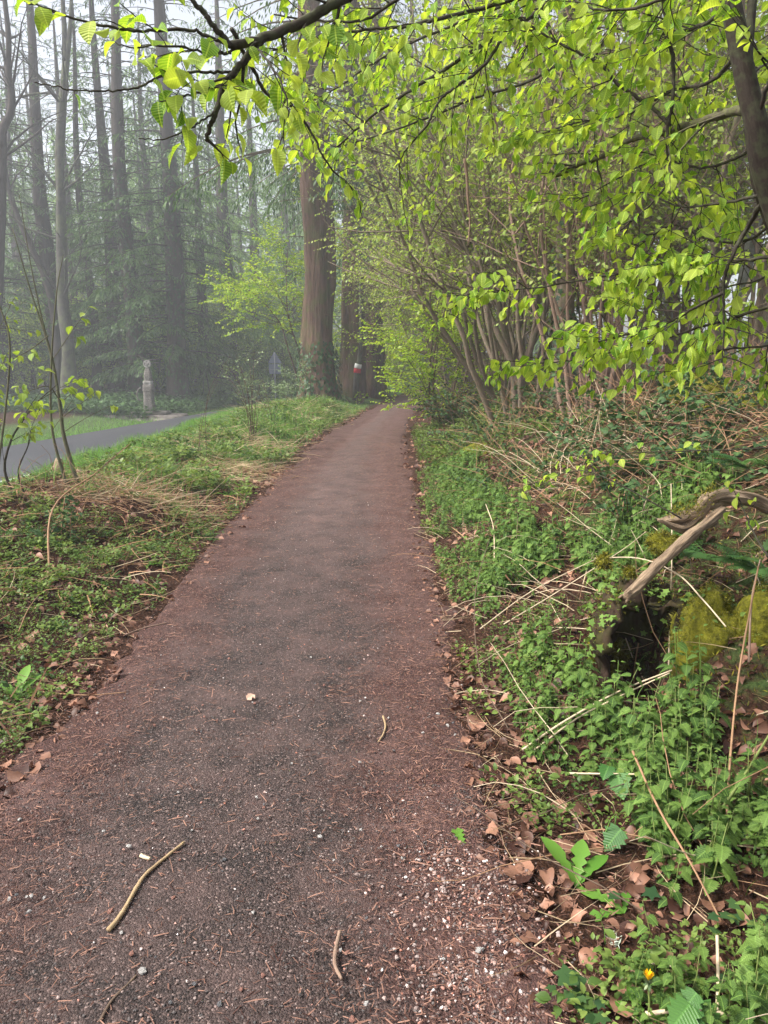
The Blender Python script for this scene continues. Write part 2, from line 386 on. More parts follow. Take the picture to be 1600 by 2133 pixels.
# ------------------------------------------------------------------ ground, path, road
def grid(xs, ys, zf, varf, uvf=None):
    X, Y = np.meshgrid(xs, ys); V = np.stack([X, Y, zf(X, Y)], -1).reshape(-1, 3)
    nx, ny = len(xs), len(ys); i = np.arange(ny - 1)[:, None] * nx + np.arange(nx - 1)[None]
    F = np.stack([i, i + 1, i + nx + 1, i + nx], -1).reshape(-1, 4)
    return V, F, varf(X, Y).ravel()
xs = np.unique(np.round(np.concatenate([np.linspace(-110, -20, 25), np.arange(-20, -6, .35), np.arange(-6, 5, .06), np.arange(5, 20, .5), np.linspace(20, 110, 25)]), 3))
ys = np.unique(np.round(np.concatenate([np.linspace(-12, -2, 8), np.arange(-2, 13, .06), np.arange(13, 45, .25), np.arange(45, 80, 1.), np.linspace(80, 170, 25)]), 3))
def zone(X, Y):
    d = X - path_c(Y); e = np.abs(d) - path_w(Y)
    near = road_far(Y) + ROAD_W
    g = .35 + .0 * X
    g = np.where(d < 0, .30 + .5 * sstep(7, 12, Y) * sstep(.1, .6, e) + .5 * sstep(-3.6, -4.6, X), g)
    g = np.where(d > 0, .18 + .30 * sstep(.5, 1.2, e), g)
    g = np.where(X < near - ROAD_W, .85 - .75 * sstep(2.0, 7, road_far(Y) - X), g)
    g = g * sstep(.0, .35, e)
    return g
def zg(X, Y):                                       # the ground dips just below the path and road sheets
    e = np.abs(X - path_c(Y)) - path_w(Y)
    return height(X, Y) - .03 * (1 - sstep(-.12, .0, e))
V, F, a = grid(xs, ys, zg, zone)
ground = MB().add(V, F, a).build('ground', M['ground']); ground['kind'] = 'structure'
yp = np.concatenate([np.arange(-2, 14, .05), np.arange(14, 60, .2)]); sp = np.linspace(-1, 1, 45)
c, w = path_c(yp), path_w(yp)
el = w * (1 + .10 * vnoise(yp * 1.7, yp * 0, 21) * 2 + .05 * vnoise(yp * 6, yp * 0, 22) * 2); er = w * (1 + .10 * vnoise(yp * 1.7, yp * 0, 31) * 2 + .05 * vnoise(yp * 6, yp * 0, 32) * 2)
X = c[:, None] + np.where(sp[None] < 0, sp[None] * el[:, None], sp[None] * er[:, None]); Yg = np.repeat(yp[:, None], len(sp), 1)
micro = .012 * vnoise(X * 7, Yg * 7, 41) + .008 * vnoise(X * 21, Yg * 21, 42) - .015 * np.exp(-((np.abs(sp[None]) - .42) / .16) ** 2)
Z = height(X, Yg) + .012 + micro - .03 * sstep(.93, 1., np.abs(sp[None]))
nx = len(sp); i = np.arange(len(yp) - 1)[:, None] * nx + np.arange(nx - 1)[None]
edge = np.clip(np.abs(sp[None] + .06) * .98 + sstep(5, 18, Yg) * .42, 0, 1.3)
MB().add(np.stack([X, Yg, Z], -1).reshape(-1, 3), np.stack([i, i + 1, i + nx + 1, i + nx], -1).reshape(-1, 4), edge.ravel(), np.stack([sstep(3.5, 9, Yg) * np.clip(1.15 - np.abs(sp[None]) * 1.2, 0, 1), 0 * Yg, 0 * Yg], -1).reshape(-1, 3)).build('path', M['path'])['kind'] = 'structure'  # worn centre, paler with distance: grazing brightness painted into the colour
def road_strip(name, mat, o0, o1, dz, y0, y1, step=.5, n=8, th=0):
    yy = np.arange(y0, y1, step); ss = np.linspace(o0, o1, n); Xr = road_far(yy)[:, None] + ss[None]; Yr = np.repeat(yy[:, None], n, 1)
    Zr = -1.2 + dz + 0 * Xr
    i = np.arange(len(yy) - 1)[:, None] * n + np.arange(n - 1)[None]
    o = MB().add(np.stack([Xr, Yr, Zr], -1).reshape(-1, 3), np.stack([i, i + 1, i + n + 1, i + n], -1).reshape(-1, 4)).build(name, mat); o['kind'] = 'structure'
    return o
road_strip('road', M['asphalt'], -.05, ROAD_W + .1, .16, -10, 110)
road_strip('road_marking', M['line_white'], ROAD_W - 1.0, ROAD_W - .88, .165, -10, 110, .5, 2)

# ------------------------------------------------------------------ leaf and plant shapes
def leaf_tpl(rows, fold=.25, droop=.3, ruffle=0.):
    V, uv = [], []
    for v, w in rows:
        z = -droop * v * v; y = v * (1 - .12 * droop)
        for s in (-1, 0, 1):
            V.append((s * w, y, z + (fold * w if s else 0) + (ruffle * math.sin(v * 19 + s) * w if s else 0))); uv.append((s * w, v, 0))
    n = len(rows); F = []
    for r in range(n - 1):
        for s in (0, 1): a = r * 3 + s; F.append((a, a + 1, a + 4, a + 3))
    return np.array(V), np.array(F), np.array(uv)
HAZEL = leaf_tpl([(0, .02), (.07, .11), (.24, .28), (.46, .39), (.66, .37), (.84, .22), (.94, .09), (1., .01)], .32, .42, .08)
HAZEL_FOLDED = leaf_tpl([(0, .02), (.07, .08), (.24, .2), (.48, .29), (.68, .27), (.86, .15), (1., .01)], .85, .55, .08)
SMALL = (np.array([(0, 0, 0), (.34, .5, .06), (0, 1, -.15), (-.34, .5, .06), ]), np.array([(0, 1, 2, 3)]), np.array([(0, 0, 0), (.34, .5, 0), (0, 1, 0), (-.34, .5, 0)]))
NEEDLE = (np.array([(0, 0, 0), (.13, .45, .02), (0, 1, -.12), (-.13, .45, .02)]), np.array([(0, 1, 2, 3)]), np.array([(0, 0, 0), (.1, .5, 0), (0, 1, 0), (-.1, .5, 0)]))
def serrated(n=9, wmax=.42, droop=.35):
    rows = []
    for i in range(n + 1):
        v = i / n; w = wmax * (math.sin(PI * (v * .9 + .12) ** .8) ** .9 if v < 1 else .005) * (1.0 if i % 2 else .66)
        rows.append((v + (0 if i % 2 == 0 else -.03), max(w, .005)))
    return leaf_tpl(rows, .15, droop)
NET = serrated(13, .42, .4); RUB = serrated(9, .5, .25)
DEAD = leaf_tpl([(0, .015), (.1, .14), (.22, .27), (.38, .34), (.55, .35), (.7, .29), (.84, .18), (.94, .07), (1, .01)], .7, .55, .22)
DEAD2 = leaf_tpl([(0, .015), (.1, .17), (.22, .31), (.38, .40), (.55, .39), (.7, .31), (.84, .19), (.94, .08), (1, .01)], -.5, -.4, .25)
IVYL = (np.array([(0, 0, 0), (.42, -.05, .03), (.30, .32, .06), (.5, .55, 0), (.18, .62, .06), (0, 1, -.05), (-.18, .62, .06), (-.5, .55, 0), (-.30, .32, .06), (-.42, -.05, .03)]),
        [np.array([(0, 1, 2), (0, 8, 9), (0, 2, 4), (0, 6, 8), (2, 3, 4), (6, 7, 8)]), np.array([(0, 4, 5, 6)])], np.zeros((10, 3)))
def merge(parts):
    """[(tpl, pos, M, scale)] -> one template"""
    b = MB()
    for t, p, m, s in parts: b.inst(t, p, m, s, .5)
    return np.concatenate(b.v), b.f, np.concatenate(b.u)
def dirs(az, el): return np.stack([np.cos(az) * np.cos(el), np.sin(az) * np.cos(el), np.sin(el)], -1)
def nettle_tpl(k, h, ls):
    P, D, S = [], [], []; lean = U(-.12, .12, 2)
    for i in range(k):
        t = (i + .8) / k; a0 = i * PI / 2 + U(-.3, .3)
        for s in (0, PI):
            P.append((lean[0] * t * h, lean[1] * t * h, t * h)); D.append((a0 + s + U(-.2, .2), U(-.35, .05) + .5 * (t > .9))); S.append(ls * (1.05 - .6 * abs(t - .45) - .35 * (t > .85)))
    D = np.array(D); d = dirs(D[:, 0], D[:, 1]); P = np.array(P) + d * .012
    b = MB(); b.inst(NET, P, frames(d, np.array([0, 0, 1.])), np.array(S), .5)
    st = MB(); tube(st, [(0, 0, -.03), (lean[0] * h * .5, lean[1] * h * .5, h * .5), (lean[0] * h, lean[1] * h, h)], [.0028, .0022, .0012], 4)
    return (np.concatenate(b.v), b.f, np.concatenate(b.u)), (np.concatenate(st.v), st.f, np.concatenate(st.u))
NETS = [nettle_tpl(5, .24, .062), nettle_tpl(4, .17, .058), nettle_tpl(6, .30, .062), nettle_tpl(3, .11, .05), nettle_tpl(4, .20, .07)]
def herb_tpl(n, r, ls, el=(.1, 1.0)):
    az = U(0, 2 * PI, n); q = U(.2, 1, n) * r
    P = np.stack([np.cos(az) * q, np.sin(az) * q, U(.01, .09, n)], -1)
    d = dirs(az + U(-.8, .8, n), U(el[0], el[1], n))
    return merge([(SMALL, P, frames(d, np.array([0, 0, 1.]) + U(-.3, .3, (n, 3))), ls * U(.6, 1.2, n))])
SOFT = leaf_tpl([(0, .02), (.2, .22), (.45, .33), (.72, .24), (1, .01)], .3, .3, .1)
def herb_soft(n, r, ls, el=(.1, 1.0)):
    az = U(0, 2 * PI, n); q = U(.2, 1, n) * r; P = np.stack([np.cos(az) * q, np.sin(az) * q, U(.01, .09, n)], -1); d = dirs(az + U(-.8, .8, n), U(el[0], el[1], n))
    return merge([(SOFT, P, frames(d, np.array([0, 0, 1.]) + U(-.4, .4, (n, 3))), ls * U(.4, 1.2, n))])
HERBN = [herb_soft(22, .07, .032), herb_soft(34, .08, .022), herb_soft(14, .06, .045, (-.2, .5)), herb_soft(26, .05, .026, (.4, 1.3)), herb_soft(40, .09, .016)]
HERBS = [herb_tpl(22, .07, .035), herb_tpl(30, .09, .028), herb_tpl(16, .06, .045, (-.2, .5)), herb_tpl(26, .05, .03, (.4, 1.3))]
BLADE = (np.array([(-.5, 0, 0), (.5, 0, 0), (-.42, .4, .03), (.42, .4, .03), (-.28, .75, .16), (.28, .75, .16), (0, 1., .36)]) * np.array([.03, 1, 1]),
         [np.array([(0, 1, 3, 2), (2, 3, 5, 4)]), np.array([(4, 5, 6)])], np.zeros((7, 3)))
def blades(mb, P, L, tilt=.5, wid=1.0):
    n = len(P); d = dirs(U(0, 2 * PI, n), U(-.1, .32, n) if tilt == 'flat' else PI / 2 - np.abs(rng.normal(0, tilt, n)))
    sc = np.stack([np.broadcast_to(L * wid, n), np.broadcast_to(L, n), -np.broadcast_to(L, n)], -1)
    mb.inst(BLADE, P, frames(d, dirs(U(0, 2 * PI, n), U(-.2, .2, n))), sc)
def copies(name, label, cat, group, mats_tpl, pos, rots, scales):
    """a thing repeated: parts share mesh data"""
    out = []
    for i, (p, r, s) in enumerate(zip(pos, rots, scales)):
        o = bpy.data.objects.new(name, mats_tpl[i % len(mats_tpl)]); COL.objects.link(o)
        o.location = p; o.rotation_euler = r; o.scale = (s,) * 3 if np.ndim(s) == 0 else s
        tag(o, label, cat, group); out.append(o)
    return out

# ------------------------------------------------------------------ trees
def conifer(name, label, H, r0, z0, Lmax, whorl, per_m, droop, mat_b, mat_n, nsize=.2, hang=.8, dead=0, bend=0., ivy=0., group=None, sides=14, hi_f=1.0):
    t = thing(name, label, 'tree', group=group)
    zz = np.linspace(-.3, H, 26); k = np.clip(1 - zz / H, 0, 1)
    ctr = np.stack([bend * np.sin(zz * .35), bend * np.cos(zz * .27) - bend, zz], -1)
    rad = r0 * (k ** .75) + .01; rad[zz < 2.5] *= 1 + .5 * np.exp(-np.clip(zz[zz < 2.5], 0, 9) * 1.6)
    tk = MB(); tube(tk, smooth_path(ctr, 3), np.interp(np.linspace(0, 1, 76), np.linspace(0, 1, 26), rad), sides, rough=.10 + (.1 if sides > 20 else 0), seed=int(H * 7) % 50, ridge=.06 if sides > 20 else .03); tk.build('trunk', mat_b, t)
    bm, fm = MB(), MB(); P, D, UPS, S = [], [], [], []
    z = z0
    while z < H * .98:
        for _ in range(rng.integers(3, 6)):
            az = U(0, 2 * PI); f = (1 - (z - z0) / (H - z0)); L = Lmax * (f ** .7) * U(.55, 1.1) + .3
            s = np.linspace(0, 1, 7); rr = L * s; zb = z + U(-.3, .3) + L * (.12 * s - droop * s ** 1.8)
            c0 = np.array([np.interp(z, zz, ctr[:, 0]), np.interp(z, zz, ctr[:, 1]), 0])
            pts = np.stack([c0[0] + rr * np.cos(az), c0[1] + rr * np.sin(az), zb], -1)
            tube(bm, pts, np.linspace(.012 + L * .009, .006, 7), 3, cap=False)
            m = max(2, int(L * per_m * float(np.clip(1.75 - z / 10, .22, 1.5)))); q = U(.18, 1, m) ** .8
            bp = np.stack([np.interp(q, s, pts[:, j]) for j in range(3)], -1)
            sgn = np.where(U(0, 1, m) < .5, -1, 1); ta = az + sgn * U(.5, 1.3, m); tl = (.18 + .16 * L) * (1.1 - q * .7) * U(.5, 1.2, m)
            for kk in (.15, .5, .85):
                pp = bp + np.stack([np.cos(ta) * tl * kk, np.sin(ta) * tl * kk, -hang * tl * kk ** 1.5], -1)
                P.append(pp); dd = np.stack([np.cos(ta), np.sin(ta), -hang * (.4 + kk) + U(-.3, .3, m)], -1); D.append(dd + U(-.35, .35, (m, 3))); S.append(nsize * U(.6, 1.3, m))
        z += whorl * U(.7, 1.3)
    if dead:
        for z in np.arange(1.8, z0 + 3, dead):
            az = U(0, 2 * PI); L = U(.6, 2.6); s = np.linspace(0, 1, 6)
            c0 = np.array([np.interp(z, zz, ctr[:, 0]), np.interp(z, zz, ctr[:, 1])])
            pts = np.stack([c0[0] + L * s * np.cos(az + .3 * s), c0[1] + L * s * np.sin(az + .3 * s), z + L * (.25 * s - .5 * s * s * U(0, 1))], -1)
            tube(bm, pts, np.linspace(.022, .005, 6), 3, cap=False)
    bm.build('branches', mat_b, t)
    P = np.concatenate(P); D = np.concatenate(D); S = np.concatenate(S)
    fm.inst(NEEDLE, P, frames(D, np.array([0, 0, 1.]) + U(-.5, .5, P.shape)), S); fm.build('crown', mat_n, t)
    if ivy:
        n = int(ivy * (220 if ivy > 5 else 480)); h = U(0, 1, n) ** 1.2 * ivy; az = U(0, 2 * PI, n); keep = vnoise(az * 2.2, h * .9, 61) > -.22; h, az = h[keep], az[keep]; n = len(h)
        rr = np.interp(h, zz, rad) * U(1.0, 1.35, n)
        P = np.stack([np.interp(h, zz, ctr[:, 0]) + rr * np.cos(az), np.interp(h, zz, ctr[:, 1]) + rr * np.sin(az), h], -1)
        MB().inst(SMALL, P, frames(np.stack([np.cos(az) * .4, np.sin(az) * .4, -np.ones(n)], -1) + U(-.5, .5, (n, 3)), dirs(az, .3 + 0 * az)), U(.09, .18, n)).build('ivy', M['ivy'], t)
    return t
def wander(p, d, L, n, jit, trop, gravity=0.0):
    pts = [np.array(p, float)]; d = nrm(d); st = L / (n - 1)
    for i in range(n - 1):
        d = nrm(d + rng.normal(0, jit, 3) + np.array([0, 0, trop - gravity * i / n])); pts.append(pts[-1] + d * st)
    return np.array(pts)
def twig_leaves(acc, pts, spacing, size, down=.6, start=.15, term=True):
    """alternate leaves along a twig; acc collects pos, dir, size"""
    seg = np.diff(pts, axis=0); L = np.concatenate([[0], np.cumsum(np.linalg.norm(seg, axis=1))]); n = max(1, int(L[-1] * (1 - start) / spacing))
    s = np.linspace(start * L[-1], L[-1], n + 1) if n > 1 else np.array([L[-1]])
    P = np.stack([np.interp(s, L, pts[:, j]) for j in range(3)], -1); m = len(P)
    t = nrm(np.stack([np.interp(s, L[:-1] + .001, seg[:, j]) for j in range(3)], -1))
    side = nrm(np.cross(t, np.array([0, 0, 1.])) + 1e-6) * np.where(np.arange(m) % 2, 1, -1)[:, None]
    d = t * U(.2, .7, (m, 1)) + side * U(.4, .9, (m, 1)) + np.array([0, 0, -1.]) * U(.2, 1.3, (m, 1)) * down + U(-.25, .25, (m, 3))
    acc.append((P, d, size * U(.5, 1.25, m)))
def put_leaves(acc, tpl, mat, parent, name='leaves'):
    if not acc: return
    P = np.concatenate([a[0] for a in acc]); D = np.concatenate([a[1] for a in acc]); S = np.concatenate([a[2] for a in acc])
    b = MB(); fd = U(0, 1, len(P)) < (.4 if tpl is HAZEL else 0); FR_ = frames(D, np.array([0, 0, 1.]) + U(-.8, .8, P.shape)); b.inst(tpl, P[~fd], FR_[~fd], S[~fd])
    if fd.any(): b.inst(HAZEL_FOLDED, P[fd], FR_[fd], S[fd] * 1.05)
    return b.build(name, mat, parent)
def grow(mb, acc, p, d, L, r, lev, o):
    n = max(4, int(L / o['seg'])); pts = wander(p, d, L, n, o['jit'], o['trop'][lev], o.get('grav', 0))
    tube(mb, pts, np.linspace(r, max(r * o['taper'], .0015), n), o['sides'][lev], cap=False)
    if lev >= o['leaf_lev']: twig_leaves(acc, pts, o['spacing'], o['size'], o['down'], .2)
    if lev < o['max']:
        k = max(1, int(round(o['kids'][lev] * L * U(.8, 1.2))))
        for t in U(o['t0'][lev], 1, k):
            i = min(int(t * (n - 1)), n - 2); tg = nrm(pts[i + 1] - pts[i]); rv = nrm(rng.normal(0, 1, 3)); sd_ = nrm(rv - tg * rv.dot(tg))
            if o.get('flat'): sd_ = nrm(sd_ * np.array([1, 1, .35]))
            ang = U(*o['ang']); dd = tg * math.cos(ang) + sd_ * math.sin(ang)
            grow(mb, acc, pts[i], dd, L * o['lr'][lev] * U(.6, 1.15) * (1.15 - .5 * t), r * (1 - t * (1 - o['taper'])) * .55, lev + 1, o)
HZ = dict(seg=.35, jit=.09, trop=[.03, .04, .0, 0], sides=[7, 4, 3, 3], taper=.3, leaf_lev=2, max=2, kids=[2.2, 4.2], t0=[.3, .15], ang=(.5, 1.2), lr=[.34, .36], spacing=.085, size=.07, down=.5)
def coppice(name, label, stems, spread, hgt, r0, o, mat_b, mat_l, lean=(0, 0), cat='tree', leaf=SMALL, group=None):
    t = thing(name, label, cat, group=group); tk, acc = MB(), []
    for i in range(stems):
        az = U(0, 2 * PI); q = U(0, .35)
        d = np.array([math.cos(az) * spread * U(.3, 1) + lean[0], math.sin(az) * spread * U(.3, 1) + lean[1], 1.])
        grow(tk, acc, (math.cos(az) * q, math.sin(az) * q, -.15), d, hgt * U(.7, 1.1), r0 * U(.5, 1.2), 0, o)
    tk.build('stems', mat_b, t); put_leaves(acc, leaf, mat_l, t, 'crown'); return t
def place(o, x, y, rz=0, s=1, dz=0):
    o.location = (x, y, float(height(x, y)) + dz); o.rotation_euler = (0, 0, rz); o.scale = (s,) * 3; return o
def pdup(o, x, y, rz, s, label, group=None): return dup(o, (x, y, float(height(x, y))), rz, s, label, group=group)
def gx(px, Y): return (px - 800) / F_PX * Y / 1.019

# ------------------------------------------------------------------ wood beyond the road
A = conifer('conifer_tree', 'dark ivy-clad conifer trunk standing just behind the stone cross', 31, .52, 2.4, 4.4, .6, 17, .35, M['bark_conifer'], M['needle_dark'], .24, .8, .45, .12, 13)
place(A, gx(281, 46), 46)
B = conifer('conifer_tree', 'tall straight dark conifer behind the pale wavy beech trunk', 30, .55, 3, 4.2, .65, 16, .3, M['bark_conifer'], M['needle_dark'], .22, .6, .35, .1)
place(B, gx(118, 49.5), 49.5)
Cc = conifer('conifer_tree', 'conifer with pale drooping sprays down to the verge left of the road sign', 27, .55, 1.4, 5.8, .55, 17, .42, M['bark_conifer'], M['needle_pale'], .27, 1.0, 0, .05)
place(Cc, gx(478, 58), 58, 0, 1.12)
D_ = conifer('conifer_tree', 'thin dark conifer trunk right of the pale beech', 26, .30, 2.6, 3.6, .65, 16, .3, M['bark_conifer'], M['needle_dark'], .2, .7, .3, .15)
place(D_, gx(198, 50), 50)
pdup(B, gx(240, 50.5), 50.5, 2.1, .93, 'dark conifer trunk left of the stone cross')
pdup(A, gx(366, 46), 46, 1.3, 1.12, 'thick ivy-dark conifer trunk right of the stone cross')
pdup(D_, gx(8, 47), 47, 2.5, 1.25, 'dark conifer at the left edge behind the leafy sapling')
for px, Y, o, rz, s, lab in (
    (60, 62, D_, .4, 1.1, 'faint conifer in the fog behind the leaning trunk'),
    (165, 60, B, 4.2, .9, 'faint conifer in the fog between the beech and the thin trunk'),
    (325, 62, A, 3.3, .9, 'misty conifer showing between the two ivy-dark trunks'),
    (425, 51.5, Cc, 1.2, .76, 'misty pale-foliaged conifer between the thick ivy trunk and the drooping conifer'),
    (535, 66, Cc, 2.6, 1.0, 'misty conifer directly behind the road sign'),
    (600, 78, Cc, 4.4, 1.05, 'faint conifer in the fog between the road sign and the big fir'),
    (-70, 52, B, 5.1, 1.0, 'conifer reaching in at the far left edge of the wood'),
    (265, 78, B, .9, 1.0, 'ghostly conifer deep in the fog above the stone cross'),
    (100, 82, D_, 1.9, 1.3, 'ghostly conifer deep in the fog behind the beech'),
    (470, 86, A, 5.3, 1.0, 'ghostly conifer deep in the fog behind the drooping conifer'),
    (-10, 74, Cc, 2.0, .95, 'ghostly pale conifer deep in the fog at the left edge')):
    pdup(o, gx(px, Y), Y, rz, s, lab)
# wavy beech with a pale foot
bt = thing('beech_tree', 'pale mossy beech with a wavy forking trunk beside the road', 'tree')
tk, acc = MB(), []
bp = [(147, 850), (144, 760), (140, 700), (130, 620), (128, 500), (126, 400), (124, 320), (130, 220), (137, 130)]
p3 = [at(a, b, 44) for a, b in bp]; p3[0][2] = float(height(p3[0][0], 44)) - .2
base = p3[0].copy()
tube(tk, smooth_path([p - base for p in p3], 6), np.concatenate([np.linspace(.56, .36, 8), np.linspace(.34, .2, 41)]), 12, rough=.14, seed=3)
OB = dict(seg=.7, jit=.16, trop=[.05, .03, .02, 0], sides=[5, 4, 3, 3], taper=.2, leaf_lev=3, max=2, kids=[.9, 1.4], t0=[.15, .2], ang=(.4, 1.1), lr=[.55, .55], spacing=.3, size=.1, down=.4)
for q in ([(137, 130), (134, 60), (128, -40), (120, -160)], [(134, 160), (143, 90), (148, 20), (150, -90)]):
    tube(tk, smooth_path([at(a, b, 44) - base for a, b in q], 5), np.linspace(.18, .06, 16), 8)
for i in range(16):
    h = U(.3, 1); k = min(int(h * 8), 7); grow(tk, acc, p3[k] - base, (U(-1, 1), U(-.6, .6), U(.2, .9)), U(3, 6), .07, 0, OB)
tk.build('trunk', M['bark_beech'], bt); bt.location = base
lt = thing('leaning_tree', 'bare trunk leaning across in front of the left conifers', 'tree')
p3 = [at(a, b, 46) for a, b in [(128, 860), (122, 760), (112, 650), (95, 580), (68, 520), (45, 470), (20, 400), (8, 330)]]; base = p3[0].copy(); base[2] = float(height(base[0], 46)) - .1; p3[0] = base
tk = MB(); tube(tk, smooth_path([p - base for p in p3], 5), np.linspace(.3, .1, 36), 8, rough=.1)
for i in range(12): grow(tk, [], p3[rng.integers(2, 8)] - base, (U(-1, 1), U(-.5, .5), U(.1, .9)), U(1.5, 4), .05, 0, OB)
tk.build('trunk', M['bark_conifer'], lt); lt.location = base
wt = thing('bare_tree', 'bare crooked tree with a twisting top at the upper left edge', 'tree')
p3 = [at(a, b, 40) for a, b in [(-30, 860), (-12, 700), (0, 500), (4, 330), (6, 270), (22, 235), (24, 190), (17, 150), (18, 80), (10, 0), (6, -90)]]; base = p3[0].copy(); base[2] = float(height(base[0], 40)) - .1; p3[0] = base
tk = MB(); tube(tk, smooth_path([p - base for p in p3], 5), np.linspace(.3, .09, 51), 8, rough=.1)
for i in range(14): grow(tk, [], p3[rng.integers(3, 11)] - base, (U(-.8, 1), U(-.5, .5), U(.1, .9)), U(2, 4.5), .07, 0, OB)
tk.build('trunk', M['bark_conifer'], wt); wt.location = base
# leafy understorey under the conifers
UD = dict(seg=.45, jit=.10, trop=[.05, -.01, 0, 0], sides=[5, 3, 3, 3], taper=.3, leaf_lev=1, max=2, kids=[2.6, 3.0], t0=[.12, .15], ang=(.7, 1.3), lr=[.6, .4], spacing=.11, size=.16, down=.3, flat=1)
u1 = coppice('understorey_tree', 'low leafy tree with yellow-green sprays left of the pale beech', 4, .4, 5.2, .07, UD, M['bark_conifer'], M['wood_leaf'])
u2 = coppice('understorey_tree', 'leafy tree with yellow-green sprays filling the gap right of the pale beech', 3, .3, 6.8, .08, UD, M['bark_conifer'], M['wood_leaf'])
place(u1, gx(60, 50), 50); place(u2, gx(170, 53), 53)
for px, Y, o, rz, s, lab in ((20, 54, u2, 1., 1.1, 'leafy tree with yellow-green sprays at the far left behind the sapling'),
    (218, 56, u1, 2., 1.0, 'leafy undergrowth tree between the two dark trunks left of the cross'),
    (262, 52, u1, 4., .8, 'leafy sprays close behind the left side of the stone cross'),
    (330, 49, u1, 3., .85, 'leafy sprays close behind the right side of the stone cross'),
    (400, 58, u2, 5., 1.0, 'leafy tree between the thick ivy trunk and the drooping conifer'),
    (545, 60, u2, .6, 1.1, 'misty leafy tree behind the road sign'),
    (-40, 46, u1, 5.2, 1.2, 'leafy low tree half out of frame at the left edge'), (150, 57, u2, 1.7, 1.2, 'leafy tree behind the pale beech trunk'), (300, 56, u2, 2.2, 1.25, 'leafy tree filling the dark gap above the stone cross'), (455, 55, u1, .7, 1.2, 'leafy low tree beneath the drooping conifer'), (365, 53, u2, 4.4, 1.0, 'leafy tree in front of the misty conifers right of the cross'), (100, 60, u1, 2.6, 1.4, 'leafy undergrowth tree left of the beech deep in the wood'),
    (620, 62, u2, 2.9, 1.2, 'misty leafy tree left of the big fir beyond the road')):
    pdup(o, gx(px, Y), Y, rz, s, lab)

# the wood fading into the fog behind
tk, fm = MB(), MB()
for i in range(150):
    Y = U(72, 125); px = U(-160, 1150); x = gx(px, Y)
    if abs(x - path_c(Y)) < 3 or -1 < x - road_far(Y) < ROAD_W + 1: continue
    z = float(height(x, Y)); Ht = U(20, 30); r = U(.2, .45); p = wander((x, Y, z - .3), (U(-.04, .04), 0, 1), Ht, 8, .012, .02); tube(tk, p, np.linspace(r, .05, 8), 6, cap=False)
    n = 1100; q = U(.08, 1, n); a = U(0, 6.3, n); rr = U(.2, 1, n) * (1.15 - q) * U(3.0, 5.0); P = np.stack([np.interp(q * Ht, p[:, 2] - p[0, 2], p[:, 0]) + rr * np.cos(a), Y + rr * np.sin(a), z + q * Ht - rr * .35], -1); k = vnoise(a * 3 + i, q * 22, i) > -.1; P = P[k]
    fm.inst(NEEDLE, P, frames(np.stack([np.cos(a[k]), np.sin(a[k]), U(-1, 0, k.sum())], -1), np.array([0, 0, 1.]) + U(-.5, .5, P.shape)), U(.5, 1.0, len(P)))
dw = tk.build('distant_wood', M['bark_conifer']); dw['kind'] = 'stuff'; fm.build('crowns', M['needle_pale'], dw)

# ------------------------------------------------------------------ big firs between the road and the path
def fir(px, Y, r0, H, lab, z0, ivy, seedz, skirt=0):
    t = conifer('fir_tree', lab, H, r0, z0, 4.6, .7, 20, .5, M['bark_fir'], M['needle_dark'], .2, 1.6, 1.3, .10, ivy, sides=44)
    return place(t, gx(px, Y), Y, seedz)
f1 = fir(660, 28.5, .60, 27, 'massive rough-barked fir nearest the path with ivy at its foot', 8.0, 2.2, .3)
f2 = fir(732, 31.5, .52, 26, 'reddish fir trunk behind the slim pole with the trail mark', 6.5, 0, 1.2)
pdup(f2, gx(776, 33), 33, 2.5, .92, 'brown fir trunk right of the slim pole with the trail mark')
pdup(f2, gx(812, 44), 44, 4.1, .9, 'dark fir trunk standing where the path disappears')
pdup(f1, gx(905, 50), 50, 2.0, 1.0, 'dark misty fir beyond the bend right of the path')
pdup(f2, gx(850, 62), 62, .5, 1.1, 'faint fir in the mist beyond the end of the path')
pdup(f1, gx(985, 44), 44, 4.0, .95, 'dark fir behind the leaning hazel stems')
pdup(f2, gx(1090, 52), 52, 5.0, 1.0, 'dark fir deep in the wood behind the hazel clump')
pdup(Cc, gx(760, 58), 58, 5.5, 1.0, 'drooping misty conifer seen between the firs')
pdup(A, gx(935, 70), 70, 1.5, 1.0, 'ghostly conifer far beyond the path bend')
pl = thing('pale_tree', 'slim pale trunk in the mist right of the dark fir at the path end', 'tree')
tk, acc = MB(), []; grow(tk, acc, (0, 0, -.2), (.02, 0, 1), 11, .16, 0, dict(OB, jit=.03, leaf_lev=2, size=.14, spacing=.12, kids=[1.0, 1.8])); tk.build('trunk', M['bark_grey'], pl); put_leaves(acc, SMALL, M['spring_leaf'], pl, 'crown'); place(pl, gx(823, 48), 48)
# slim leaning pole-like trunk with painted trail mark
gm = thing('marked_tree', 'slim leaning grey trunk painted with a white over red trail mark', 'tree')
b0 = at(739, 822, 29.6); b0[2] = float(height(b0[0], 29.6)) - .1; tops = [at(744, 775, 29.6), at(749, 745, 29.6), at(753, 690, 29.7), at(750, 560, 29.9), at(742, 420, 30.2)]
pts = smooth_path([b0 * 0] + [p - b0 for p in tops], 8); tk = MB(); tube(tk, pts, np.linspace(.125, .05, len(pts)), 10, rough=.1); tk.build('trunk', M['bark_beech'], gm)
def band(mat, y0, y1):
    q = np.array([at(750.2 - (y - 745) * .165, y, 29.6) - b0 for y in np.linspace(y0, y1, 4)]); q = np.array([[np.interp(z, pts[:, 2], pts[:, 0]), np.interp(z, pts[:, 2], pts[:, 1]), z] for z in q[:, 2]])
    mb = MB(); tube(mb, q, .132, 12); mb.build('trail_mark', mat, gm)
